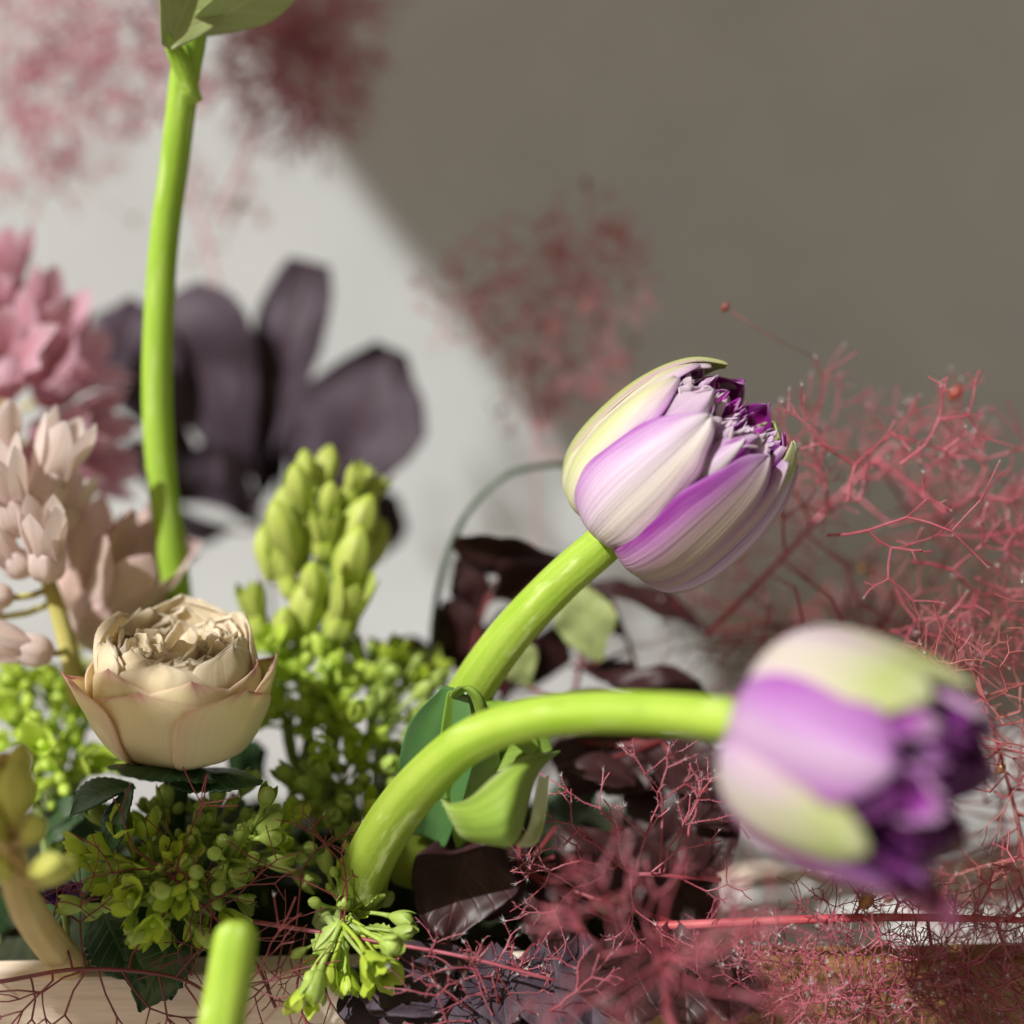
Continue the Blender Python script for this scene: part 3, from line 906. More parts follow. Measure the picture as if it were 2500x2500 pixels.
def rose_petal(phi, hw, rs, vmax, flare, seed, mat='rose', zs=1.0, ruf=0.0, wav=0.03, point=0.06, name="petal", fullw=0.5):
    m = MB()
    ph, h = math.radians(phi), math.radians(hw)

    def fn(u, v):
        r, z = renv(v * vmax)
        w = wshape(v, fullw, 5.5)
        a = ph + u * h * w
        n1 = noise.noise(Vector((u * 1.5 + seed * 2.3, v * 2.5, seed * 5.1)))
        n2 = noise.noise(Vector((u * 6 + seed, v * 8, seed * 3.3)))
        rr = r * rs + flare * max(0, v - 0.55) ** 2 * 4 * (0.6 + 0.4 * (1 - u * u)) + n1 * wav * v + n2 * ruf * v * v
        rr += 0.03 * math.exp(-(u / 0.2) ** 2) * v
        zz = z * zs + point * math.exp(-(u / 0.25) ** 2) * v ** 4 - 0.05 * u * u * v + n2 * ruf * 0.6 * v ** 2
        return FR @ Vector((rr * RR * math.cos(a), rr * RR * math.sin(a), zz * RL))

    m.grid(fn, 20, 18)
    return m.obj(name, M[mat], rose, thick=0.0005, sub=1)


rose_petal(-12, 52, 1.00, 0.72, 0.05, 1, point=0.0)
rose_petal(50, 42, 1.04, 0.72, 0.16, 2, point=0.02)
rose_petal(-72, 42, 1.04, 0.73, 0.28, 3, point=0.02)
rose_petal(104, 46, 1.02, 0.80, 0.14, 4, point=0.02)
rose_petal(-120, 46, 1.02, 0.80, 0.10, 5, point=0.02)
rose_petal(160, 50, 1.0, 0.84, 0.05, 6, point=0.02)
rose_petal(-165, 50, 1.0, 0.86, 0.05, 7, point=0.02)
rose_petal(20, 54, 0.965, 0.77, 0.0, 8, point=0.0)
rose_petal(-42, 50, 0.955, 0.80, 0.0, 10, ruf=0.02, point=0.0)
rose_petal(80, 46, 0.955, 0.80, 0.0, 9, point=0.03)
rr = random.Random(11)


def rose_inner(a, hw, r0, r1, z0, z1, sd, ruf=0.06, wav=0.05, lean=0.0):
    m = MB()
    ph, h = math.radians(a), math.radians(hw)

    def fn(u, v):
        w = wshape(v, 0.6, 6.0)
        n1 = noise.noise(Vector((u * 1.6 + sd * 2.3, v * 2, sd * 5.1)))
        n2 = noise.noise(Vector((u * 5 + sd, v * 5, sd * 3.3)))
        r = r0 + (r1 - r0) * math.sin(v * math.pi / 2) - lean * max(0, v - 0.6) ** 2 * 3 + n1 * wav * v + n2 * ruf * v * v
        z = z0 + (z1 - z0) * v + n2 * ruf * 0.7 * v * v - 0.05 * u * u * v
        a2 = ph + u * h * w
        return FR @ Vector((max(0.02, r) * RR * math.cos(a2), max(0.02, r) * RR * math.sin(a2), z * RL))
    m.grid(fn, 20, 12)
    return m.obj("inner_petal", M['rose_in'], rose, thick=0.0005, sub=1)


for ring, (r0, r1, cnt, zf, zb, lean) in enumerate([(0.88, 0.91, 6, 0.90, 1.20, 0.22), (0.78, 0.83, 7, 0.90, 1.19, 0.18), (0.66, 0.72, 8, 0.90, 1.13, 0.12), (0.52, 0.58, 8, 0.90, 1.06, 0.05), (0.38, 0.44, 7, 0.90, 1.02, 0.0)]):
    for i in range(cnt):
        a = (i + 0.5 * (ring % 2)) * 360 / cnt + rr.uniform(-8, 8)
        bk = 0.5 - 0.5 * math.cos(math.radians(a))
        rose_inner(a, rr.uniform(32, 44), r0, r1 + rr.uniform(-.02, .02), 0.34, zf + (zb - zf) * bk + rr.uniform(-0.03, 0.03), 20 + ring * 20 + i, ruf=0.035 + 0.008 * ring, wav=0.10, lean=lean)
for i in range(26):
    a = i * 137.5
    rad = 0.05 + 0.52 * math.sqrt((i + 0.5) / 26)
    m = MB()
    ph, h = math.radians(a), math.radians(rr.uniform(24, 40) * (0.42 / max(rad, 0.25)))
    ztop = rr.uniform(0.90, 1.02) + 0.04 * (0.5 - 0.5 * math.cos(ph)) * rad / 0.6
    ori = rr.uniform(-0.6, 0.6)
    sd = i * 1.9

    def fn(u, v, rad=rad, ph=ph, h=h, ztop=ztop, ori=ori, sd=sd):
        n = noise.noise(Vector((u * 2 + sd, v * 2, sd)))
        r = rad + ori * u * 0.22 + 0.10 * u * u * v + 0.05 * n * v
        w = 0.7 + 0.3 * v if v < 0.75 else math.sqrt(max(0.15, 1 - ((v - 0.75) / 0.27) ** 2))
        a2 = ph + u * h * w
        z = 0.45 + (ztop - 0.45) * v + 0.05 * n * v - 0.05 * u * u * v
        return FR @ Vector((r * RR * math.cos(a2), r * RR * math.sin(a2), z * RL))
    m.grid(fn, 12, 8)
    m.obj("inner_petal", M['rose_in'], rose, thick=0.0005, sub=1)
stem_obj(rose, [P(425, 2200, 1.03), P(428, 2000, 1.02), rc + rax * 0.002], [S(26), S(26), S(40)], M['dark_leaf'], steps=12)
ROSE_SH = (0.25, 0.8, 1.0, 0.75, 0.0)
leaf(rose, P(540, 1890, 1.01), P(285, 1875, 0.95), S(150), img_dir(0, -1, -0.25), M['rose_leaf'], bend=0.05, fold=-0.25, shape=(0.6, 1, 1.0, 0.9, 0.5), serr=13, serr_amp=0.07, seed=31)
leaf(rose, P(420, 1895, 1.0), P(640, 1905, 0.99), S(130), img_dir(0, -1, -0.3), M['rose_leaf'], bend=0.05, fold=-0.25, serr=12, serr_amp=0.07, seed=33, shape=(0.5, 1, 1.0, 0.8, 0.1))
leaf(rose, P(330, 1920, 1.0), P(170, 1990, 0.985), S(120), img_dir(-0.1, -1, -0.4), M['rose_leaf'], bend=0.12, fold=0.2, serr=11, serr_amp=0.06, seed=35)
leaf(rose, P(320, 1925, 0.985), P(272, 2080, 0.975), S(110), img_dir(-0.7, -0.3, -0.7), M['rose_leaf'], bend=0.06, fold=0.2, serr=11, serr_amp=0.06, seed=36)

# low serrated leaves hanging over the tray rim
lf = thing("rose_leaf_spray", "dark green saw edged leaves hanging over the pale tray rim under the filler buds", "leaf", P(400, 2330, 1.0))
leaf(lf, P(470, 2200, 1.0), P(340, 2470, 0.975), S(170), img_dir(-0.2, -0.4, -0.9), M['rose_leaf'], bend=0.05, fold=0.1, serr=14, serr_amp=0.10, seed=41)
leaf(lf, P(350, 2180, 1.01), P(420, 2440, 0.98), S(170), img_dir(0.2, -0.4, -0.9), M['rose_leaf'], bend=0.05, fold=0.1, serr=14, serr_amp=0.10, seed=42)
leaf(lf, P(240, 2210, 1.02), P(330, 2400, 0.985), S(150), img_dir(0.2, -0.4, -0.9), M['rose_leaf'], bend=0.05, fold=0.1, serr=12, serr_amp=0.10, seed=43)

# ------------------------------------------------------------------ hyacinths
def floret_mesh(name, mat, L, R, openness, seed, lobes=6):
    """closed or half-open hyacinth bell along +Z"""
    m = MB()
    rnd = random.Random(seed)
    n, q = 24, 14
    if openness <= 0.05:
        pr = [(0.0, 0.24), (0.1, 0.46), (0.28, 0.76), (0.48, 0.98), (0.64, 1.02), (0.8, 0.82), (0.92, 0.48), (1.0, 0.12)]
    else:
        pr = [(0.0, 0.30), (0.06, 0.62), (0.16, 0.84), (0.28, 0.86), (0.42, 0.74)]
    zs = fspline([a for a, b in pr], q)
    rs = fspline([b for a, b in pr], q)
    m.tube([Vector((0, 0, z * L)) for z in zs], [r * R for r in rs], n, True, lobes, 0.09)
    if openness > 0.05:
        for k in range(lobes):
            a0 = 2 * math.pi * k / lobes + rnd.uniform(-0.12, 0.12)
            op = openness * rnd.uniform(0.6, 1.4)
            ln = rnd.uniform(0.88, 1.08)

            def fn(u, v, a0=a0, op=op, ln=ln, k=k):
                w = 0.62 * math.sin(min(1.0, 0.35 + v * 1.1) * math.pi / 2) * max(0.03, 1 - max(0.0, (v - 0.45) / 0.56) ** 2.2)
                r = (0.80 if k % 2 else 0.66) + 0.22 * math.sin(v * 2.4) + op * v ** 2.4 * 2.0
                z = 0.30 + 0.72 * ln * (v - 0.30 * op * v ** 4)
                x, y = r - 0.35 * u * u * (1 - v), u * w * 1.15
                return Vector(((x * math.cos(a0) - y * math.sin(a0)) * R, (x * math.sin(a0) + y * math.cos(a0)) * R, z * L))
            m.grid(fn, 6, 10)
    return m.mesh(name, mat)


ML = 0.017
FL = {}
for key in ('pink', 'cream', 'dusty', 'green', 'yellow'):
    mt_ = M['hya_' + key]
    FL[key] = [floret_mesh("floret", mt_, ML, 0.0037 if key == "green" else 0.0042, op, 3 + i) for i, op in enumerate((0.0, 0.06, 0.22, 0.7))]


def hyacinth(label, stem_pts, stem_r, smat, florets, kind, group=None, pedicel=True):
    """florets: (px, py, k, dx, dy, away, length_px, which)"""
    t = thing("hyacinth", label, "hyacinth", stem_pts[0], group)
    stem_obj(t, stem_pts, stem_r, smat, lobes=5, amp=0.05)
    rnd = random.Random(len(label))
    sp = spline(stem_pts, 60)
    for (x, y, k, dx, dy, aw, ln, wh) in florets:
        p = V2(x, y, k)
        d = img_dir(dx, dy, aw)
        sc_ = S(ln * 1.294, k) / ML
        o = instance(FL[kind][wh], "floret", t, p, d, sc_, rnd.uniform(0, 1))
        if pedicel:
            near = min(sp, key=lambda c: (c - p).length)
            if (near - p).length > 0.001 and (near - p).length < 0.03:
                m = MB()
                m.tube([near, near.lerp(p, 0.5) - Vector((0, 0, 0.0005)), p + d * 0.001], 0.0009, 6)
                m.obj("pedicel", smat, t)
    return t


# yellow-green hyacinth bud behind the rose
g = []
rnd = random.Random(8)
for (x, y, dx, dy, aw, ln) in [(590, 925, 0.0, -1, -0.2, 110), (566, 985, -0.18, -1, -0.4, 115), (625, 985, 0.25, -1, -0.4, 120), (652, 945, 0.5, -1, -0.2, 105), (614, 925, 0.2, -1, 0.3, 105),
                               (535, 1010, -0.08, -1, 0, 120), (550, 1065, -0.2, -1, -0.5, 130), (605, 1065, 0.10, -1, -0.6, 140), (650, 1060, 0.40, -1, -0.4, 130), (680, 985, 0.55, -1, 0.2, 120),
                               (600, 1150, 0.06, -1, -0.6, 150), (645, 1140, 0.36, -1, -0.5, 140), (555, 1140, -0.30, -1, -0.3, 130), (512, 1110, -0.18, -1, 0.1, 130), (675, 1100, 0.45, -1, 0.3, 130),
                               (500, 1215, -0.10, -1, -0.2, 120), (530, 1225, 0.05, -1, -0.5, 135), (565, 1225, 0.15, -1, -0.2, 125), (625, 1215, 0.30, -1, -0.4, 140), (585, 1010, 0, -1, 0.5, 130), (640, 1020, 0.3, -1, 0.3, 125), (570, 1090, -0.1, -1, 0.2, 130)]:
    g.append((x + rnd.uniform(-9, 9), y + rnd.uniform(-12, 12), 1.12 + 0.01 * aw, dx + rnd.uniform(-.16, .16), dy, aw + rnd.uniform(-.2, .2), ln * rnd.uniform(0.78, 1.2), 0 if rnd.random() < 0.75 else 1))
hyacinth("unopened lime green hyacinth with club shaped buds standing behind the rose", [V2(640, 1330, 1.13), V2(628, 1200, 1.13), V2(615, 1000, 1.125), V2(608, 930, 1.12)],
         [S(26), S(26), S(22), S(10)], M['filler_stem'], g, 'green', "hyacinths")
# cream-pink hyacinth at the left
hyacinth("cream and blush hyacinth with half open bells and an olive stem at the left edge", [V2(150, 1330, 1.08), V2(122, 1200, 1.08), V2(92, 1100, 1.08), V2(60, 1000, 1.08), V2(30, 850, 1.09)],
         [S(24), S(24), S(20), S(15), S(8)], M['olive_stem'],
         [(92, 1095, 1.05, 0.04, -1, -0.5, 165, 1), (70, 960, 1.07, 0.42, -1, -0.1, 190, 1), (40, 1010, 1.06, -0.25, -1, -0.4, 190, 2), (55, 1085, 1.06, -0.75, -0.85, -0.4, 125, 1),
          (25, 1130, 1.06, -1, -0.25, -0.4, 110, 1), (100, 1235, 1.05, -1, -0.30, -0.3, 150, 2), (10, 900, 1.08, -0.1, -1, 0, 150, 2), (112, 1000, 1.09, 0.35, -1, 0.3, 120, 1), (0, 1170, 1.08, -0.6, -0.5, -0.2, 100, 1)], 'cream', "hyacinths")
hyacinth("dusty rose hyacinth bells fanning out behind the tall green stem", [V2(250, 1420, 1.16), V2(190, 1330, 1.16), V2(140, 1230, 1.16), V2(120, 1120, 1.16)],
         [S(20), S(20), S(18), S(10)], M['olive_stem'],
         [(140, 1150, 1.13, 0.25, -1, -0.2, 210, 2), (160, 1215, 1.12, 0.75, -1, -0.3, 260, 2), (190, 1240, 1.13, 0.9, -0.8, 0.0, 190, 1), (175, 1160, 1.16, 0.9, -1, 0.2, 240, 2), (215, 1260, 1.13, 1.0, -0.35, -0.1, 160, 2)], 'dusty', "hyacinths")
# strong pink hyacinth behind
hyacinth("deep pink blurred hyacinth with curled petals at the upper left edge", [V2(40, 1000, 1.26), V2(20, 850, 1.26), V2(0, 700, 1.26), V2(-10, 560, 1.26)],
         [S(26), S(26), S(22), S(12)], M['olive_stem'],
         [(5, 590, 1.22, 0.10, -1, -0.1, 168, 1), (30, 720, 1.20, 0.55, -0.9, -0.3, 218, 2), (70, 760, 1.21, 1, -0.75, -0.2, 184, 3), (60, 830, 1.20, 1, -0.2, -0.3, 193, 2), (30, 860, 1.20, 0.6, 0.35, -0.4, 184, 2),
          (10, 740, 1.18, 0.2, -0.5, -0.9, 184, 3), (-10, 800, 1.19, -0.2, -0.1, -1, 176, 3), (90, 880, 1.23, 1, 0.1, 0, 168, 2), (-20, 680, 1.22, -0.5, -1, -0.3, 176, 3), (60, 720, 1.27, 0.8, -0.9, 0.3, 176, 2)], 'pink', "hyacinths")
# yellow-green one close to the lens at the lower left
hyacinth("out of focus yellow green hyacinth buds on a tan stem at the lower left corner", [V2(185, 1900, 1.04), V2(140, 1830, 1.01), V2(85, 1765, 0.95), V2(40, 1690, 0.90), V2(20, 1600, 0.885), V2(10, 1500, 0.88), V2(5, 1420, 0.88)],
         [S(42), S(42), S(40), S(36), S(30), S(24), S(12)], M['tan_stem'],
         [(30, 1560, 0.87, 0.1, -1, -0.3, 135, 0), (48, 1595, 0.865, 0.5, -0.75, -0.5, 85, 0), (52, 1650, 0.86, 0.95, -0.45, -0.5, 95, 0), (70, 1672, 0.87, 1, -0.75, -0.2, 95, 0), (20, 1660, 0.86, -0.5, -0.7, -0.7, 110, 0), (10, 1590, 0.87, -0.4, -0.9, -0.4, 100, 0), (0, 1540, 0.87, -0.3, -1, 0, 120, 0), (30, 1500, 0.88, 0.12, -1, 0, 100, 0)], 'yellow', "hyacinths")

# ------------------------------------------------------------------ green filler
def filler_meshes():
    out = {}
    for var, (bend, L) in enumerate([(0.12, 0.0085), (0.3, 0.0075), (-0.22, 0.010)]):
        path = [Vector((bend * L * math.sin(t * 1.6), 0, L * t)) for t in (0, 0.25, 0.5, 0.75, 1.0)]
        d = (path[-1] - path[-2]).normalized()

        def base_mb():
            m = MB()
            m.tube(path, [0.00062, 0.00056, 0.00052, 0.00056, 0.0008], 6)
            return m
        m = base_mb()
        m.ball(path[-1] + d * 0.0013, d, 0.0017, 0.0016, 10, 7, 0.35)
        out['round', var] = m.mesh("bud", M['filler'])
        m = base_mb()
        pts = spline([path[-1] + d * a for a in (0, 0.0018, 0.0036, 0.0052, 0.0062)], 12)
        m.tube(pts, fspline([0.0008, 0.0017, 0.00215, 0.0017, 0.0003], 12), 10, True, 4, 0.10)
        x, y = perp(d)
        for j in range(3):
            a0 = j * 2.1 + var

            def fn(u, v, a0=a0):
                w = 0.95 * math.sin(min(1, v * 1.5 + 0.2) * math.pi / 2) * (1 - 0.7 * max(0, v - 0.6) / 0.4)
                r = 0.0009 + 0.0014 * math.sin(v * 2.3)
                a = a0 + u * w
                return path[-1] + d * (v * 0.0066) + (x * math.cos(a) + y * math.sin(a)) * r
            m.grid(fn, 4, 6)
        out['club', var] = m.mesh("bud", M['filler'])
        m = base_mb()
        for j in range(4):
            a0 = j * 1.571 + var

            def fn(u, v, a0=a0):
                w = 0.75 * math.sin(min(1, v * 1.4 + 0.25) * math.pi / 2) * math.sqrt(max(0.06, 1 - max(0, (v - 0.6) / 0.42) ** 2))
                r = 0.0008 + 0.0034 * v ** 0.7 - (0.0012 * v ** 3 if j % 2 else -0.0006 * v ** 3)
                a = a0 + u * w
                return path[-1] + d * (v * 0.0068 - 0.0009 * u * u * v) + (x * math.cos(a) + y * math.sin(a)) * r
            m.grid(fn, 6, 7)
        m.ball(path[-1] + d * 0.0022, d, 0.0016, 0.0012, 8, 5)
        out['flower', var] = m.mesh("flower", M['filler_flower'])
        m = MB()
        Lb = 0.009

        def fn(u, v):
            w = 0.0026 * math.sin(min(1, v * 1.1 + 0.08) * math.pi * 0.62) * (1 + 0.18 * math.sin(v * 31) * (abs(u) > 0.9)) * (1 if v < 0.85 else max(0.1, 1 - (v - 0.85) / 0.17))
            return Vector((u * w, 0.0012 * abs(u) + bend * 0.006 * v * v * 2, v * Lb))
        m.grid(fn, 4, 12)
        out['bract', var] = m.mesh("bract", M['filler'])
    return out


FM = filler_meshes()
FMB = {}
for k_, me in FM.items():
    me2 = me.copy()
    me2.materials[0] = M['filler_sunlit']
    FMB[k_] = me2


def sprig(label, root, heads, seed, bright=False, group="green filler sprigs"):
    """heads: (x, y, k, dx, dy, away, count, spread_deg, size)"""
    t = thing("flowering_sprig", label, "filler flower", root, group)
    rnd = random.Random(seed)
    src = FMB if bright else FM
    for (x, y, k, dx, dy, aw, cnt, spread, size) in heads:
        p = V2(x, y, k)
        d = img_dir(dx, dy, aw)
        m = MB()
        mid = root.lerp(p, 0.6) - d * 0.006 + Vector((rnd.uniform(-1, 1), rnd.uniform(-1, 1), 0)) * 0.003
        m.tube(spline([root, mid, p], 10), fspline([0.0016, 0.0013, 0.0009], 10), 7)
        m.obj("stem", M['filler_stem'], t)
        x_, y_ = perp(d)
        cnt = int(cnt * 1.15)
        for i in range(cnt):
            th = math.radians(spread) * math.sqrt((i + 0.5) / cnt) * rnd.uniform(0.8, 1.15)
            a = i * 2.4 + rnd.uniform(-0.4, 0.4)
            dd = (d * math.cos(th) + (x_ * math.cos(a) + y_ * math.sin(a)) * math.sin(th)).normalized()
            q = rnd.random()
            kind = 'round' if q < 0.26 else 'club' if q < 0.60 else 'flower' if q < 0.78 else 'bract'
            nm = {'round': "bud", 'club': "bud", 'flower': "flower", 'bract': "bract"}[kind]
            start = p - d * (rnd.uniform(0, 0.006) * size)
            instance(src[kind, i % 3], nm, t, start, dd, size * rnd.uniform(0.62, 1.12), rnd.uniform(0, 6.28))
    return t


sprig("shaded olive green filler sprig full of round buds directly under the cream rose", V2(330, 1790, 1.03),
      [(400, 1560, 1.01, 0.1, -1, -0.4, 13, 80, 1.0), (470, 1570, 1.0, 0.7, -0.7, -0.3, 9, 65, 1.15), (340, 1590, 1.0, -0.2, -0.8, -0.6, 12, 75, 1.0), (430, 1620, 0.985, 0.5, -0.5, -0.7, 10, 75, 1.0), (300, 1560, 1.02, -0.6, -0.8, -0.3, 9, 70, 1.0), (520, 1600, 1.02, 0.9, -0.3, -0.2, 8, 60, 1.0)], 1)
sprig("shaded filler sprig with wide open lime flowers hanging down toward the tray rim", V2(340, 1760, 1.01),
      [(285, 1650, 0.98, -0.5, -0.3, -0.8, 12, 80, 1.0), (250, 1700, 0.975, -0.6, 0.3, -0.7, 12, 80, 0.95), (365, 1660, 0.975, 0.2, 0.4, -0.8, 8, 70, 1.15), (330, 1720, 0.975, 0.1, 0.8, -0.6, 9, 70, 1.0), (230, 1620, 0.99, -0.8, -0.2, -0.5, 9, 70, 1.0), (420, 1700, 0.99, 0.5, 0.5, -0.5, 7, 70, 1.0)], 2)
sprig("drooping filler sprig of pear shaped buds hanging in front of the dark leaf", V2(600, 1740, 1.0),
      [(655, 1790, 0.965, 0.25, 1, -0.3, 9, 55, 1.15), (620, 1800, 0.97, -0.2, 1, -0.3, 8, 50, 1.0), (690, 1760, 0.97, 0.8, 0.5, -0.4, 6, 50, 1.1), (700, 1710, 0.985, 0.9, -0.5, -0.1, 5, 45, 1.2), (650, 1690, 0.99, 0.1, -0.8, -0.3, 8, 70, 0.9)], 3)
sprig("sunlit bright lime filler sprig behind the lower left hyacinth, left of the rose", V2(110, 1640, 1.13),
      [(60, 1390, 1.10, -0.2, -1, -0.3, 12, 75, 1.15), (140, 1370, 1.11, 0.2, -1, -0.2, 12, 75, 1.15), (110, 1450, 1.08, 0.1, -0.6, -0.7, 12, 75, 1.15), (170, 1440, 1.10, 0.7, -0.7, -0.4, 10, 70, 1.1), (20, 1330, 1.12, -0.3, -1, 0, 12, 75, 1.15), (40, 1480, 1.09, -0.5, -0.5, -0.6, 10, 70, 1.1), (170, 1330, 1.13, 0.3, -1, 0.1, 11, 75, 1.1), (100, 1300, 1.14, 0, -1, 0.1, 11, 75, 1.1)], 4, True)
sprig("bright green filler sprig with a round lime bud just right of the rose", V2(610, 1560, 1.10),
      [(560, 1270, 1.10, -0.1, -1, -0.3, 12, 70, 1.15), (620, 1290, 1.10, 0.4, -1, -0.3, 12, 70, 1.1), (590, 1340, 1.09, 0.2, -0.8, -0.6, 11, 75, 1.1), (640, 1380, 1.08, 0.6, -0.6, -0.5, 10, 75, 1.1), (545, 1350, 1.10, -0.3, -0.9, -0.3, 9, 70, 1.0), (530, 1240, 1.11, -0.1, -1, 0, 10, 70, 1.0)], 5, True)
sprig("dull green blurred filler sprig between the rose and the tulip stems", V2(700, 1600, 1.12),
      [(700, 1260, 1.13, 0.1, -1, -0.2, 14, 75, 1.15), (760, 1290, 1.13, 0.5, -1, -0.2, 13, 75, 1.1), (730, 1360, 1.11, 0.3, -0.8, -0.5, 12, 75, 1.1), (690, 1430, 1.09, 0.3, -0.5, -0.7, 12, 75, 1.1), (640, 1480, 1.07, -0.1, -0.4, -0.8, 12, 75, 1.1), (760, 1430, 1.10, 0.8, -0.3, -0.4, 9, 75, 1.1), (600, 1520, 1.05, -0.2, -0.2, -0.8, 10, 75, 1.0), (660, 1580, 1.04, 0.4, 0.1, -0.8, 10, 75, 1.0)], 6)

# ------------------------------------------------------------------ smoke bush
def rotdir(d, ang, az):
    x, y = perp(d)
    return (d * math.cos(ang) + (x * math.cos(az) + y * math.sin(az)) * math.sin(ang)).normalized()


def grow(mb, hb, wb, p, d, L, r, depth, rnd, flat, hair, sides, tips, tuft):
    e = p + d * L
    bend = rotdir(d, 1.57, rnd.uniform(0, 6.28)) * (L * rnd.uniform(0.02, 0.10))
    mb.tube([p, p.lerp(e, 0.5) + bend, e], [r, r * 0.85, r * 0.95], sides, False)
    if hair:
        nh = int(hair * L / 0.001)
        for _ in range(nh):
            t = rnd.random()
            q = p.lerp(e, t) + bend * (1 - abs(2 * t - 1))
            hd = rotdir(d, rnd.uniform(0.6, 1.5), rnd.uniform(0, 6.28))
            hb.needle(q, q + hd * rnd.uniform(0.0006, 0.0016), 0.00006)
    if depth == 0:
        tips.append((e, d))
        if tuft and rnd.random() < tuft:
            for _ in range(9):
                hd = rotdir(d, rnd.uniform(0.1, 0.9), rnd.uniform(0, 6.28))
                wb.needle(e, e + hd * rnd.uniform(0.0008, 0.0022), 0.00004)
        return
    nb = 3 if rnd.random() < 0.35 else 2
    az0 = rnd.uniform(0, 6.28)
    for i in range(nb):
        nd = rotdir(d, rnd.uniform(0.25, 1.25), az0 + i * 6.283 / nb + rnd.uniform(-0.6, 0.6))
        nd = (nd - FV * (nd.dot(FV) * flat)).normalized()
        grow(mb, hb, wb, e, nd, L * rnd.uniform(0.45, 1.15), max(r * 0.82, 0.00014), depth - 1 if rnd.random() > 0.12 else max(0, depth - 2), rnd, flat, hair, sides, tips, tuft)


def smoke(label, stem, stem_r, twigs, seed, mat='smoke', depth=4, L0=90, r0=5.5, flat=0.4, hair=0.0, sides=4, seeds=(), tuft=0.15, seedmat='seed', nseed=0, seedsize=15, smat=None):
    """stem: [(x, y, k)] in preview pixels; twigs: (x, y, k, dx, dy, away, scale) where side twigs start"""
    t = thing("smoke_bush_spray", label, "smoke bush", V2(*stem[0]), "smoke bush sprays")
    rnd = random.Random(seed)
    pts = [V2(*s) for s in stem]
    stem_obj(t, pts, [S(stem_r * 1.0), S(stem_r * 0.85), S(stem_r * 0.6)] if len(pts) > 2 else [S(stem_r), S(stem_r * 0.7)], M[smat or mat], n=7, steps=24)
    alltips = []
    sp = spline(pts, 80)
    for (x, y, k, dx, dy, aw, s) in twigs:
        mb, hb, wb = MB(), MB(), MB()
        tips = []
        p = V2(x, y, k)
        near = min(sp, key=lambda c: (c - p).length)
        if (near - p).length > 0.0008 and (near - p).length < 0.03:
            mb.tube([near, near.lerp(p, 0.5), p], S(r0 * (0.35 if mat in ('smoke_far', 'smoke_haze') else 1.1), k), sides, False)
        grow(mb, hb, wb, p, img_dir(dx, dy, aw), S(L0 * s, k), S(r0, k) * (0.8 + 0.2 * s), depth, rnd, flat, hair, sides, tips, tuft)
        o = mb.obj("twig", M[mat], t)
        if hb.v:
            h = hb.obj("fuzz", M['fuzz'], o)
            h['kind'] = "stuff"
        if wb.v:
            h = wb.obj("tuft", M['fuzz_white'], o)
            h['kind'] = "stuff"
        alltips += tips
    pool = [a for a in alltips]
    rnd.shuffle(pool)
    for e, d in pool[:nseed]:
        m = MB()
        m.ball(e + d * S(seedsize), d, S(seedsize * 1.2), S(seedsize * 0.8), 8, 6)
        m.obj("seed", M[seedmat], t)
    for (x, y, k, sz) in seeds:
        m = MB()
        c = V2(x, y, k)
        ends = min(alltips, key=lambda q: (q[0] - c).length)[0] if alltips else c
        m.ball(c, img_dir(0.5, -0.8, -0.2), S(sz * 1.15), S(sz * 0.8), 12, 9)
        if (ends - c).length > 0.001:
            m.tube([ends, ends.lerp(c, 0.5) - Vector((0, 0, 0.001)), c], 0.00012, 3)
        m.obj("seed", M[seedmat], t)
    return t


def fan(cx, cy, k, n, rx, ry, seed, s=1.0, aw=0.3, bias=(0, 0), kr=0.03):
    """n twig starts scattered in an ellipse, each pointing outward from its middle"""
    rnd = random.Random(seed)
    out = []
    for i in range(n):
        a = i * 2.399 + rnd.uniform(-0.3, 0.3)
        q = math.sqrt((i + 0.5) / n)
        x, y = math.cos(a) * q, math.sin(a) * q
        out.append((cx + x * rx, cy + y * ry, k + rnd.uniform(-kr, kr), x + bias[0] + rnd.uniform(-0.3, 0.3), y + bias[1] + rnd.uniform(-0.3, 0.3), rnd.uniform(-aw, aw), s * rnd.uniform(0.8, 1.2)))
    return out


# far soft clouds
def clumps(cs, k, seed, kr=0.05):
    out = []
    r_ = random.Random(seed)
    for x, y, n, sc_ in cs:
        kk = k + r_.uniform(-kr, kr)
        for i in range(n):
            a = i * 2.4 + r_.uniform(-.3, .3)
            out.append((x + 14 * math.cos(a), y + 14 * math.sin(a), kk, math.cos(a), math.sin(a), r_.uniform(-.6, .6), sc_ * r_.uniform(0.8, 1.15)))
    return out


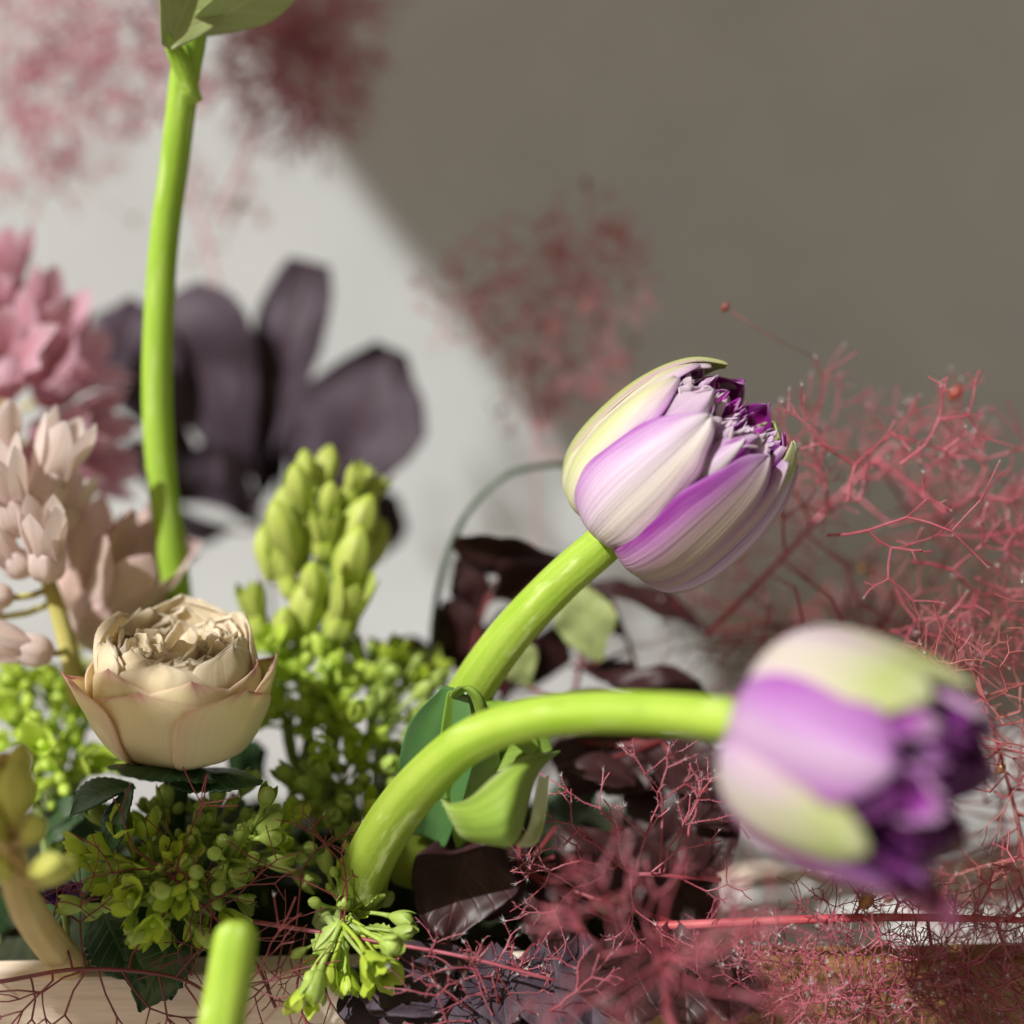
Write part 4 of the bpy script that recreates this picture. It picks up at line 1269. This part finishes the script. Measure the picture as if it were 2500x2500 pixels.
smoke("pale pink smoke bush haze blurred at the upper left behind the tall stem", [(430, 640, 1.36), (385, 440, 1.38), (340, 320, 1.40), (285, 100, 1.42)], 6,
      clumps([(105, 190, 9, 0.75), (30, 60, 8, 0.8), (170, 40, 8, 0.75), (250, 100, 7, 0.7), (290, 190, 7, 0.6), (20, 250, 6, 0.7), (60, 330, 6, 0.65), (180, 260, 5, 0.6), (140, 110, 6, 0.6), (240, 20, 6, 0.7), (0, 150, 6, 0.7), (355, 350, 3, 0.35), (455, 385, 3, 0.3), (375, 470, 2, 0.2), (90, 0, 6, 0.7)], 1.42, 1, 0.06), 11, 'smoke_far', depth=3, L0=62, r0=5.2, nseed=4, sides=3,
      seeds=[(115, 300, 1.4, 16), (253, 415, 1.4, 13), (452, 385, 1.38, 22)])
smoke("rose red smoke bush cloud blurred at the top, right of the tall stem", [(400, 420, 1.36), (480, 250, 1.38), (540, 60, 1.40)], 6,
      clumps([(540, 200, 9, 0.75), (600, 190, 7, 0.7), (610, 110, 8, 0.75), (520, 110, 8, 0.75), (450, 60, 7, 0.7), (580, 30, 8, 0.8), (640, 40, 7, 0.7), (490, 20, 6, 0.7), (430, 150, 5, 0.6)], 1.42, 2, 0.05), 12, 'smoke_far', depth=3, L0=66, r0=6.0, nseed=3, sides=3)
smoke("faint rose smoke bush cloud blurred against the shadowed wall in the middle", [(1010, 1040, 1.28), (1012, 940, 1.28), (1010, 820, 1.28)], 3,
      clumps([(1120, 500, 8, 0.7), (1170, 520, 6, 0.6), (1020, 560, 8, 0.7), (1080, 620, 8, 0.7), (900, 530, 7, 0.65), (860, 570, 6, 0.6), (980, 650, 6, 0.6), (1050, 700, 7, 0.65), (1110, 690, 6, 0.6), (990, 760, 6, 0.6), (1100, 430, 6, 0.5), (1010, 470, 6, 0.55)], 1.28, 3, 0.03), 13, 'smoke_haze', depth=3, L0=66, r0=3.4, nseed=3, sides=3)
# mid right
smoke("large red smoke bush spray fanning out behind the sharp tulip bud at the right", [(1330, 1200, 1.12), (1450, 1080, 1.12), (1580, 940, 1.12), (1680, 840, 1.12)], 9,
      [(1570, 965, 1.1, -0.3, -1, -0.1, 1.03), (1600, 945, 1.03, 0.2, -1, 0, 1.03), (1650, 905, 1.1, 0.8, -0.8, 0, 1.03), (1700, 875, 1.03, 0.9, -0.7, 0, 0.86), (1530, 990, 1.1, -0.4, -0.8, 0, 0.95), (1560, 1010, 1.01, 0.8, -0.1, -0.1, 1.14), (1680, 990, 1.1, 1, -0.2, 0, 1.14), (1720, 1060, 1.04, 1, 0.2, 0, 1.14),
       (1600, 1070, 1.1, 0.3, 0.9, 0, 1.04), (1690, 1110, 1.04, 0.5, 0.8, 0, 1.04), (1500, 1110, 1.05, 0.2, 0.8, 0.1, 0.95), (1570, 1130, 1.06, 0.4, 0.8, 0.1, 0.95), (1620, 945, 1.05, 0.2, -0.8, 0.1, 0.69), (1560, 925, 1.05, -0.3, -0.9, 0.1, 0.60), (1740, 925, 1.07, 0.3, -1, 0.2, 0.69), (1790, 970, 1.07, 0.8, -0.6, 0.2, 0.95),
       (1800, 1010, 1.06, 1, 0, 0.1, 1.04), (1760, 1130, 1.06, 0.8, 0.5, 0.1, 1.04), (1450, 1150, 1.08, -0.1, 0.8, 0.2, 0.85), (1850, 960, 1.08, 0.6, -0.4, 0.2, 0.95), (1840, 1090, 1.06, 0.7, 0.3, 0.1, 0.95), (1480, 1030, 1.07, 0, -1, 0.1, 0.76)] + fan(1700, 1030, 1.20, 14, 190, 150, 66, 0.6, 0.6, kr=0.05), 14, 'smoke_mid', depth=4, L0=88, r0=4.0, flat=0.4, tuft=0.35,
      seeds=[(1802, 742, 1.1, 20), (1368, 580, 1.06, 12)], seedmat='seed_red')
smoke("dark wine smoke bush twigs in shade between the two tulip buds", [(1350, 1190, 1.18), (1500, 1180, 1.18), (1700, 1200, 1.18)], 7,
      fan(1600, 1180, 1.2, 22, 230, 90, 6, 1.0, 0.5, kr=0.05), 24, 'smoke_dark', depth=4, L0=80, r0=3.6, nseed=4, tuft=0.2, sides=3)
smoke("dark smoke bush net added for the shade behind the sharp tangle at the right edge", [(1960, 1800, 1.12), (1900, 1600, 1.12), (1880, 1450, 1.12)], 6,  # dense dark twigs added in place of shade on the table
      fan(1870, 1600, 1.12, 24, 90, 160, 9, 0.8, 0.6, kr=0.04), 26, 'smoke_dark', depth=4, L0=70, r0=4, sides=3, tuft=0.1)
# right edge, sharp
smoke("sharp wiry red smoke bush tangle along the right edge beside the blurred tulip", [(1960, 1850, 1.02), (1930, 1600, 1.02), (1880, 1400, 1.02), (1830, 1250, 1.03)], 6,
      fan(1910, 1480, 1.0, 26, 70, 230, 4, 0.95, 0.4, kr=0.03) + [(1830, 1330, 1.03, -0.3, -0.5, 0, 0.8), (1850, 1250, 1.05, 0.4, -0.9, 0, 1.0)], 15, 'smoke_pale', depth=4, L0=88, r0=2.8, flat=0.45, nseed=3, hair=0.15, sides=4, seeds=[(1888, 1450, 1.0, 14)], tuft=0.1)
# bottom right, sharp
smoke("dense sharp red smoke bush tangle in front of the honey brown board", [(2000, 1760, 1.03), (1700, 1860, 0.98), (1450, 1905, 0.97)], 6,
      fan(1690, 1870, 0.975, 34, 270, 75, 5, 0.9, 0.4, kr=0.03) + fan(1600, 1850, 0.98, 22, 140, 50, 55, 0.7, 0.4, kr=0.02) + fan(1830, 1890, 0.975, 22, 130, 50, 56, 0.75, 0.4, kr=0.02) + fan(1480, 1890, 0.97, 14, 110, 40, 57, 0.7, 0.4, kr=0.02), 16, 'smoke', depth=4, L0=68, r0=2.5, flat=0.4, hair=0.7, sides=4, tuft=0.25, nseed=3)
smoke("straight red smoke bush stem lying level above the right end of the tray", [(1230, 1748, 1.0), (1650, 1731, 0.985), (1990, 1738, 0.985)], 12,
      [(1650, 1733, 0.985, 0.2, 1, 0, 0.7), (1750, 1735, 0.985, 0.15, 1, 0, 0.8), (1610, 1733, 0.985, 0.5, -1, 0, 0.45), (1880, 1735, 0.985, 0.3, 1, 0, 1.0), (1830, 1735, 0.985, 0.5, -0.8, 0, 0.8), (1900, 1736, 0.98, 0.6, -0.6, 0, 1.0), (1690, 1733, 0.985, 0.2, -1, 0, 0.5)], 17, 'smoke', depth=3, L0=80, r0=5, flat=0.6, hair=0.1,
      seeds=[(1635, 1700, 0.975, 20)], smat='smoke_bright')
# middle, sharp and fuzzy
smoke("sharp fuzzy crimson smoke bush twigs under the bent stem in the middle", [(1360, 1660, 1.0), (1240, 1650, 0.99), (1180, 1640, 0.99), (1090, 1560, 0.985)], 6,
      [(1180, 1640, 0.99, -0.2, -1, -0.1, 1.1), (1200, 1640, 0.99, 0.3, -1, 0, 1.1), (1160, 1640, 0.985, -1, -0.25, 0, 1.1), (1230, 1645, 0.985, 0.8, -0.7, 0, 1.1), (1120, 1590, 0.985, -0.6, -0.5, 0, 0.9), (1260, 1600, 0.99, 0.5, -0.7, 0, 0.9), (1140, 1650, 0.98, -0.9, 0.4, 0, 1.0), (1060, 1600, 0.985, -0.8, 0.1, 0, 0.6), (1300, 1560, 1.0, 0.3, -0.8, 0, 0.8), (1250, 1540, 1.0, -0.1, -1, 0, 0.8), (1190, 1660, 0.98, 0.1, 1, -0.1, 0.9), (1290, 1660, 0.985, 0.6, 0.3, 0, 0.8)], 18, 'smoke', depth=3, L0=78, r0=3.1, flat=0.5, hair=1.6, sides=5, tuft=0.3)
smoke("out of focus clump of mauve smoke bush twigs close to the lens at the bottom", [(1280, 1960, 0.87), (1250, 1850, 0.86), (1230, 1760, 0.86)], 9,
      fan(1240, 1840, 0.83, 14, 130, 70, 7, 1.0, 0.5, kr=0.03) + [(1330, 1790, 0.83, 0.7, -0.8, 0, 1.2), (1250, 1770, 0.82, 0.1, -1, 0, 1.1), (1180, 1770, 0.83, -0.4, -1, 0, 1.1)], 19, 'smoke', depth=3, L0=80, r0=4.6, flat=0.3, hair=0.6, tuft=0.4)
smoke("fine smoke bush twigs with pale tips along the bottom edge under the long red stem", [(1060, 1960, 0.98), (950, 1900, 0.975), (880, 1930, 0.975)], 4,
      fan(960, 1910, 0.97, 16, 110, 40, 8, 0.8, 0.3, bias=(0, -0.5), kr=0.02), 25, 'smoke', depth=3, L0=70, r0=3.2, flat=0.5, hair=0.9, tuft=0.3)
# lower left, dark
smoke("dark red bare smoke bush twigs crossing the pale tray at the bottom left", [(0, 1852, 0.97), (165, 1828, 0.965), (350, 1850, 0.965), (440, 1930, 0.96)], 5.5,
      [(165, 1830, 0.965, -0.5, 1, 0, 1.3), (165, 1830, 0.965, -1, 0.5, 0, 1.3), (185, 1830, 0.965, 0.4, 1, 0, 1.3), (160, 1828, 0.965, -0.1, -1, 0, 1.2), (230, 1832, 0.965, 0.6, 0.8, 0, 1.2), (300, 1842, 0.965, 0.2, 1, 0, 1.1), (130, 1800, 0.965, -0.4, -0.9, 0, 1.0), (330, 1846, 0.965, 0.7, -0.8, 0, 1.2), (400, 1890, 0.96, 0.8, -0.4, 0, 1.0), (100, 1850, 0.965, -0.8, 0.8, 0, 1.1), (350, 1860, 0.965, 0.5, 0.9, 0, 1.0), (60, 1850, 0.97, 0, 1, 0, 1.0), (250, 1800, 0.97, 0.6, -0.7, 0, 1.0)], 20, 'smoke_dark', depth=3, L0=95, r0=3.0, flat=0.75, sides=5, tuft=0.08)
smoke("long thin dark red smoke bush twig reaching up through the shaded filler buds", [(520, 1900, 0.975), (470, 1800, 0.97), (330, 1660, 0.965), (250, 1600, 0.965)], 4.5,
      [(330, 1660, 0.965, 0.3, -1, 0, 1.0), (290, 1640, 0.965, -1, 0.1, 0, 1.0), (400, 1700, 0.965, 0.9, -0.4, 0, 1.0), (250, 1600, 0.965, -0.3, -1, 0, 0.9), (440, 1760, 0.97, -0.9, 0.5, 0, 0.9), (370, 1690, 0.965, -0.2, 1, 0, 0.8)], 21, 'smoke_dark', depth=2, L0=100, r0=2.6, flat=0.7, sides=5, tuft=0.15)
smoke("slender red smoke bush stem slanting down past the drooping filler buds", [(475, 1738, 0.99), (640, 1765, 0.97), (860, 1802, 0.955), (1050, 1850, 0.95)], 6,
      [(640, 1765, 0.97, 0.05, -1, 0, 1.1), (655, 1690, 0.97, -0.1, -1, 0, 0.9), (640, 1765, 0.97, -0.5, 1, 0, 1.2), (560, 1752, 0.98, -0.3, 1, 0, 0.7), (600, 1840, 0.97, -0.5, 0.8, 0, 1.1), (560, 1860, 0.97, 0.2, 1, 0, 0.9), (520, 1840, 0.97, -0.5, 0.5, 0, 0.9), (930, 1815, 0.955, 0.4, 1, 0, 0.5), (570, 1640, 0.98, 0.5, -0.7, 0, 0.7)], 22, 'smoke_dark', depth=3, L0=80, r0=2.7, flat=0.7, sides=5, tuft=0.12, hair=0.15, smat='smoke')

# ------------------------------------------------------------------ leaves
TRUNC = (0.08, 0.32, 0.55, 0.85, 1.0, 0.92, 0.55)
OBO = (0.10, 0.45, 0.85, 1.0, 0.80, 0.25)


def leaf_branch(label, stem, leaves, mat, cat="leafy branch", group=None, smat='smoke_dark', seed=0, name="smoke_bush_branch"):
    """leaves: (x0, y0, k0, x1, y1, k1, width, nx, ny, naway, bend, fold)"""
    t = thing(name, label, cat, V2(*stem[0]), group)
    stem_obj(t, [V2(*s) for s in stem], [S(8), S(7), S(5)] if len(stem) > 2 else [S(8), S(5)], M[smat], n=8, steps=20)
    sp = spline([V2(*s) for s in stem], 50)
    for i, (x0, y0, k0, x1, y1, k1, w, nx, ny, na, bend, fold, *opt) in enumerate(leaves):
        b = V2(x0, y0, k0)
        near = min(sp, key=lambda c: (c - b).length)
        o = leaf(t, b, V2(x1, y1, k1), S(w * 1.294, k0), img_dir(nx, ny, na), M[mat], bend=bend, fold=fold, shape=TRUNC if opt else OBO, seed=seed * 10 + i, wav=0.075, nu=14, nv=20, edge_n=0.28)
        if 0.0005 < (near - b).length < 0.05:
            m = MB()
            m.tube([near, near.lerp(b, 0.5) - Vector((0, 0, 0.001)), b], 0.0006, 6)
            m.obj("petiole", M[smat], o)
    return t


leaf_branch("upright dusty purple smoke bush leaves with rounded ends against the sunlit wall", [(520, 1300, 1.36), (500, 1050, 1.36), (470, 850, 1.36)],
            [(480, 900, 1.35, 318, 555, 1.33, 245, -0.1, 0.0, -1, 0.05, 0.16, 'T'), (380, 900, 1.36, 215, 575, 1.34, 170, -0.3, 0.0, -1, 0.06, 0.22, 'T'), (500, 880, 1.36, 585, 492, 1.34, 150, -0.2, 0.1, -1, 0.04, 0.25, 'T'), (580, 1040, 1.34, 738, 655, 1.33, 245, -0.1, -0.1, -1, 0.03, 0.14),
             (490, 960, 1.38, 470, 660, 1.40, 110, 0.9, 0, -0.4, 0.05, 0.5), (530, 960, 1.38, 510, 690, 1.40, 120, 1.0, 0.2, 0.2, 0.05, 0.3), (440, 960, 1.36, 240, 830, 1.36, 120, 0.1, 0.7, -0.7, 0.06, 0.1), (480, 990, 1.36, 390, 830, 1.33, 130, -0.5, 0.1, -0.9, 0.05, 0.2),
             (440, 1000, 1.37, 300, 950, 1.38, 160, 0, 0.9, -0.5, 0.1, 0.1), (520, 1010, 1.34, 560, 800, 1.35, 90, 0.8, 0.2, -0.4, 0.08, 0.4), (640, 1080, 1.36, 740, 930, 1.36, 110, 0.3, 0.2, -0.9, 0.1, 0.2)], 'purple_leaf', "leafy branch", "smoke bush leaf branches", seed=1)
leaf_branch("brown wine smoke bush leaf arching behind the sharp tulip's stem", [(880, 1330, 1.16), (900, 1200, 1.16), (930, 1100, 1.16)],
            [(1060, 1055, 1.14, 855, 1020, 1.12, 130, 0, 0.8, -0.6, 0.10, 0.1), (930, 1130, 1.15, 1050, 1060, 1.13, 130, 0, 0.6, -0.8, 0.06, 0.1), (900, 1180, 1.18, 880, 1040, 1.16, 90, -0.4, 0.5, -0.8, 0.05, 0.1), (890, 1290, 1.18, 850, 1130, 1.16, 110, -0.2, 0.3, -0.9, 0.05, 0.1), (950, 1320, 1.18, 960, 1150, 1.17, 120, 0.2, 0.3, -0.9, 0.05, 0.1), (1000, 1300, 1.19, 1060, 1180, 1.18, 90, 0.2, 0.3, -0.9, 0.05, 0.1), (800, 1310, 1.20, 770, 1200, 1.2, 80, 0.2, 0.3, -0.9, 0.05, 0.1)], 'wine_leaf', "leafy branch", "smoke bush leaf branches", seed=2)
leaf_branch("dark wine smoke bush leaves in shade behind the bent tulip stem", [(1150, 1420, 1.14), (1200, 1280, 1.15), (1150, 1120, 1.16)],
            [(1110, 1100, 1.16, 1330, 1190, 1.15, 100, 0, -1, -0.5, 0.05, 0.2), (1180, 1200, 1.16, 1060, 1090, 1.15, 80, 0.2, 0.6, -0.8, 0.1, 0.2), (1150, 1290, 1.12, 1340, 1330, 1.10, 110, 0, -0.8, -0.6, 0.1, 0.2), (1080, 1260, 1.14, 1240, 1300, 1.13, 90, 0, -0.9, -0.4, 0.05, 0.1), (1030, 1340, 1.12, 1180, 1320, 1.12, 80, 0, -0.9, -0.4, 0.05, 0.1)], 'wine_leaf', "leafy branch", "smoke bush leaf branches", seed=3)
leaf_branch("olive and buff leaf with a red rib standing behind the sharp tulip's stem", [(1060, 1390, 1.15), (1090, 1280, 1.15), (1100, 1180, 1.15)],
            [(1130, 1250, 1.13, 1090, 1105, 1.12, 120, -0.2, 0.2, -1, 0.05, 0.1), (1000, 1300, 1.13, 950, 1200, 1.12, 90, -0.2, 0.3, -0.9, 0.05, 0.1)], 'bract', "leafy branch", None, seed=4, name="leafy_branch")
leaf_branch("broad nearly black smoke bush leaves under the curled green leaf", [(820, 1760, 1.04), (900, 1680, 1.03), (980, 1640, 1.03)],
            [(900, 1530, 1.04, 840, 1770, 1.0, 190, 0, -0.4, -0.9, 0.05, 0.1), (980, 1560, 1.05, 900, 1730, 1.02, 150, 0.3, -0.4, -0.9, 0.05, 0.1), (1050, 1560, 1.04, 1160, 1690, 1.03, 160, 0.2, -0.5, -0.9, 0.05, 0.1), (1020, 1640, 1.04, 1060, 1800, 1.02, 120, 0.2, -0.5, -0.9, 0.05, 0.1), (1180, 1560, 1.06, 1240, 1720, 1.04, 160, 0.2, -0.5, -0.9, 0.05, 0.1), (1240, 1600, 1.06, 1330, 1760, 1.04, 160, 0.2, -0.5, -0.9, 0.05, 0.1), (1160, 1740, 1.0, 1200, 1940, 0.94, 180, 0.1, -0.6, -0.8, 0.04, 0.1), (1270, 1740, 1.0, 1300, 1940, 0.94, 180, 0.1, -0.6, -0.8, 0.04, 0.1), (1370, 1780, 1.0, 1380, 1930, 0.94, 130, 0.1, -0.6, -0.8, 0.04, 0.1)], 'wine_leaf', "leafy branch", "smoke bush leaf branches", seed=5)
leaf_branch("grey purple smoke bush leaves lying over the tray edge at the bottom", [(1000, 1960, 1.0), (900, 1850, 1.0), (850, 1780, 1.01)],
            [(870, 1790, 1.0, 690, 1900, 0.965, 190, 0, -0.7, -0.7, 0.06, 0.1), (860, 1830, 0.99, 800, 1960, 0.96, 180, 0, -0.6, -0.8, 0.04, 0.1), (960, 1860, 0.98, 1010, 1960, 0.96, 110, 0.2, -0.5, -0.8, 0.04, 0.1), (740, 1790, 1.01, 680, 1960, 0.98, 150, 0, -0.6, -0.8, 0.05, 0.1), (1010, 1780, 1.0, 1060, 1950, 0.95, 150, 0.1, -0.6, -0.8, 0.04, 0.1), (1100, 1760, 1.0, 1120, 1940, 0.95, 150, 0.1, -0.6, -0.8, 0.04, 0.1), (930, 1780, 1.0, 955, 1930, 0.955, 130, 0.0, -0.6, -0.8, 0.04, 0.1)], 'purple_leaf', "leafy branch", "smoke bush leaf branches", seed=6)
leaf_branch("dark wine smoke bush leaves above the level red stem, left of the blurred tulip", [(1330, 1700, 1.05), (1300, 1500, 1.06), (1250, 1400, 1.07)],
            [(1200, 1400, 1.08, 1370, 1500, 1.05, 140, 0, -0.7, -0.7, 0.08, 0.15), (1300, 1460, 1.06, 1390, 1560, 1.04, 130, -0.2, -0.7, -0.7, 0.08, 0.15), (1280, 1530, 1.06, 1370, 1640, 1.04, 130, -0.2, -0.7, -0.7, 0.08, 0.15), (1230, 1400, 1.09, 1130, 1490, 1.08, 130, 0, -0.7, -0.7, 0.08, 0.15), (1050, 1450, 1.06, 1200, 1480, 1.05, 90, 0, -0.9, -0.4, 0.15, 0.1), (1090, 1400, 1.10, 1250, 1390, 1.10, 110, 0, -0.5, -0.9, 0.1, 0.1), (1250, 1440, 1.09, 1240, 1590, 1.07, 140, 0.1, -0.5, -0.9, 0.06, 0.1), (1330, 1420, 1.09, 1400, 1480, 1.08, 110, 0.1, -0.5, -0.9, 0.06, 0.1), (1130, 1380, 1.11, 1080, 1500, 1.08, 130, 0.1, -0.5, -0.9, 0.06, 0.1)], 'wine_leaf', "leafy branch", "smoke bush leaf branches", seed=7)
dg = []
rnd = random.Random(77)
for i in range(26):
    x = 480 + (i % 9) * 95 + rnd.uniform(-30, 30)
    y = 1480 + (i // 9) * 110 + rnd.uniform(-40, 40)
    a = rnd.uniform(-1.2, 1.2)
    dg.append((x, y, 1.14, x + math.sin(a) * 110, y - math.cos(a) * 110 + 40, 1.12, rnd.uniform(70, 110), rnd.uniform(-0.3, 0.3), -0.5, -0.8, 0.08, 0.15))
leaf_branch("deep green underleaves filling the middle of the arrangement in shade", [(500, 1800, 1.16), (800, 1700, 1.16), (1200, 1700, 1.16)], dg, 'dark_leaf', "foliage", None, 'filler_stem', seed=8, name="foliage_branch")
dg = []
for i in range(22):
    x = -20 + (i % 8) * 75 + rnd.uniform(-25, 25)
    y = 1560 + (i // 8) * 105 + rnd.uniform(-30, 30)
    a = rnd.uniform(-1.2, 1.2)
    dg.append((x, y, 1.08, x + math.sin(a) * 100, y - math.cos(a) * 90 + 40, 1.06, rnd.uniform(70, 110), rnd.uniform(-0.3, 0.3), -0.5, -0.8, 0.08, 0.15))
leaf_branch("deep green underleaves behind the shaded filler buds at the lower left", [(0, 1850, 1.08), (250, 1800, 1.08), (560, 1800, 1.08)], dg, 'dark_leaf', "foliage", None, 'filler_stem', seed=9, name="foliage_branch")

# dark arching stem behind the bud
ar = thing("arched_stem", "thin dark green stem arching to the back of the sharp tulip bud", "stem", V2(815, 1330, 1.16))
stem_obj(ar, [V2(812, 1330, 1.16), V2(818, 1180, 1.16), V2(838, 1070, 1.16), V2(880, 970, 1.16), (V2(950, 900, 1.16)), V2(1030, 878, 1.16), V2(1100, 880, 1.16)], [S(9), S(9), S(9), S(8), S(8), S(8), S(8)], M['dark_leaf'], n=8, lobes=3, amp=0.05)

# violet flower in the shade at the lower left
vf = thing("violet_flower", "small dark violet flower tucked behind the tan stem at the lower left", "flower", V2(118, 1720, 1.0))
for i in range(12):
    a = i * 0.524
    r = 34 if i % 2 else 26
    leaf(vf, V2(118, 1685, 0.99), V2(118 + math.cos(a) * r * 1.3, 1685 + math.sin(a) * r, 0.975), S(32), img_dir(0, -0.2, -1), M['violet'], bend=0.1, fold=0.2, shape=(0.3, 0.7, 1, 0.8, 0.2), name="petal", seed=i, nu=6, nv=8)
stem_obj(vf, [V2(130, 1800, 1.02), V2(118, 1690, 0.992)], [S(8), S(8)], M['filler_stem'], n=6, steps=6)

# unseen leafy branch added at left to break sun over rose and filler
sb = thing("smoke_bush_branch", "unseen leafy branch added left of the tray to shade the rose", "leafy branch", Vector((-0.42, 0.12, 0.0)), "smoke bush leaf branches")
T_SH = 0.52
ctr = P(430, 1980, 1.0) - SUN_TRAVEL * T_SH
side, up_ = perp(SUN_TRAVEL)
stem_obj(sb, [Vector((-0.42, 0.12, 0.0)), ctr + Vector((-0.05, 0.0, -0.16)), ctr + Vector((-0.01, 0, -0.02)), ctr + Vector((0.02, 0, 0.09))], [0.004, 0.0032, 0.0022, 0.0012], M['smoke_dark'], n=8)
rnd = random.Random(3)
protos = []
for i in range(4):
    m = MB()
    W = 0.012

    def fn(u, v, i=i):
        w = fspline(OBO, 33)[int(round(v * 32))] * W * 0.5
        return Vector((u * w, 0.001 * math.sin(v * 3) + 0.002 * abs(u), v * 0.018))
    m.grid(fn, 4, 8)
    protos.append(m.mesh("leaf", M['purple_leaf']))
n_sh = 0
for gx in range(0, 960, 58):
    for gy in range(1470, 2560, 58):
        edge = ((gx - 430) / 480.0) ** 2 + ((gy - 2030) / 560.0) ** 2
        if edge > 1.0 or rnd.random() < (0.86 if gy < 1830 else 0.60 if gy < 2230 else 0.40):
            continue
        c = P(gx + rnd.uniform(-22, 22), gy + rnd.uniform(-22, 22), 1.0) - SUN_TRAVEL * (T_SH + rnd.uniform(-0.04, 0.04))
        a = rnd.uniform(0, 6.28)
        dd = side * math.cos(a) + up_ * math.sin(a)
        o = bpy.data.objects.new("leaf", protos[n_sh % 4])
        COL.objects.link(o)
        o.parent = sb
        nrm = (-SUN_TRAVEL + side * rnd.uniform(-.4, .4) + up_ * rnd.uniform(-.4, .4))
        nrm = (nrm - dd * nrm.dot(dd)).normalized()
        R3 = Matrix((dd.cross(nrm) * -1, nrm, dd)).transposed().to_4x4()
        o.matrix_local = Matrix.Translation(c - dd * 0.009 - Vector(sb.location)) @ R3
        n_sh += 1
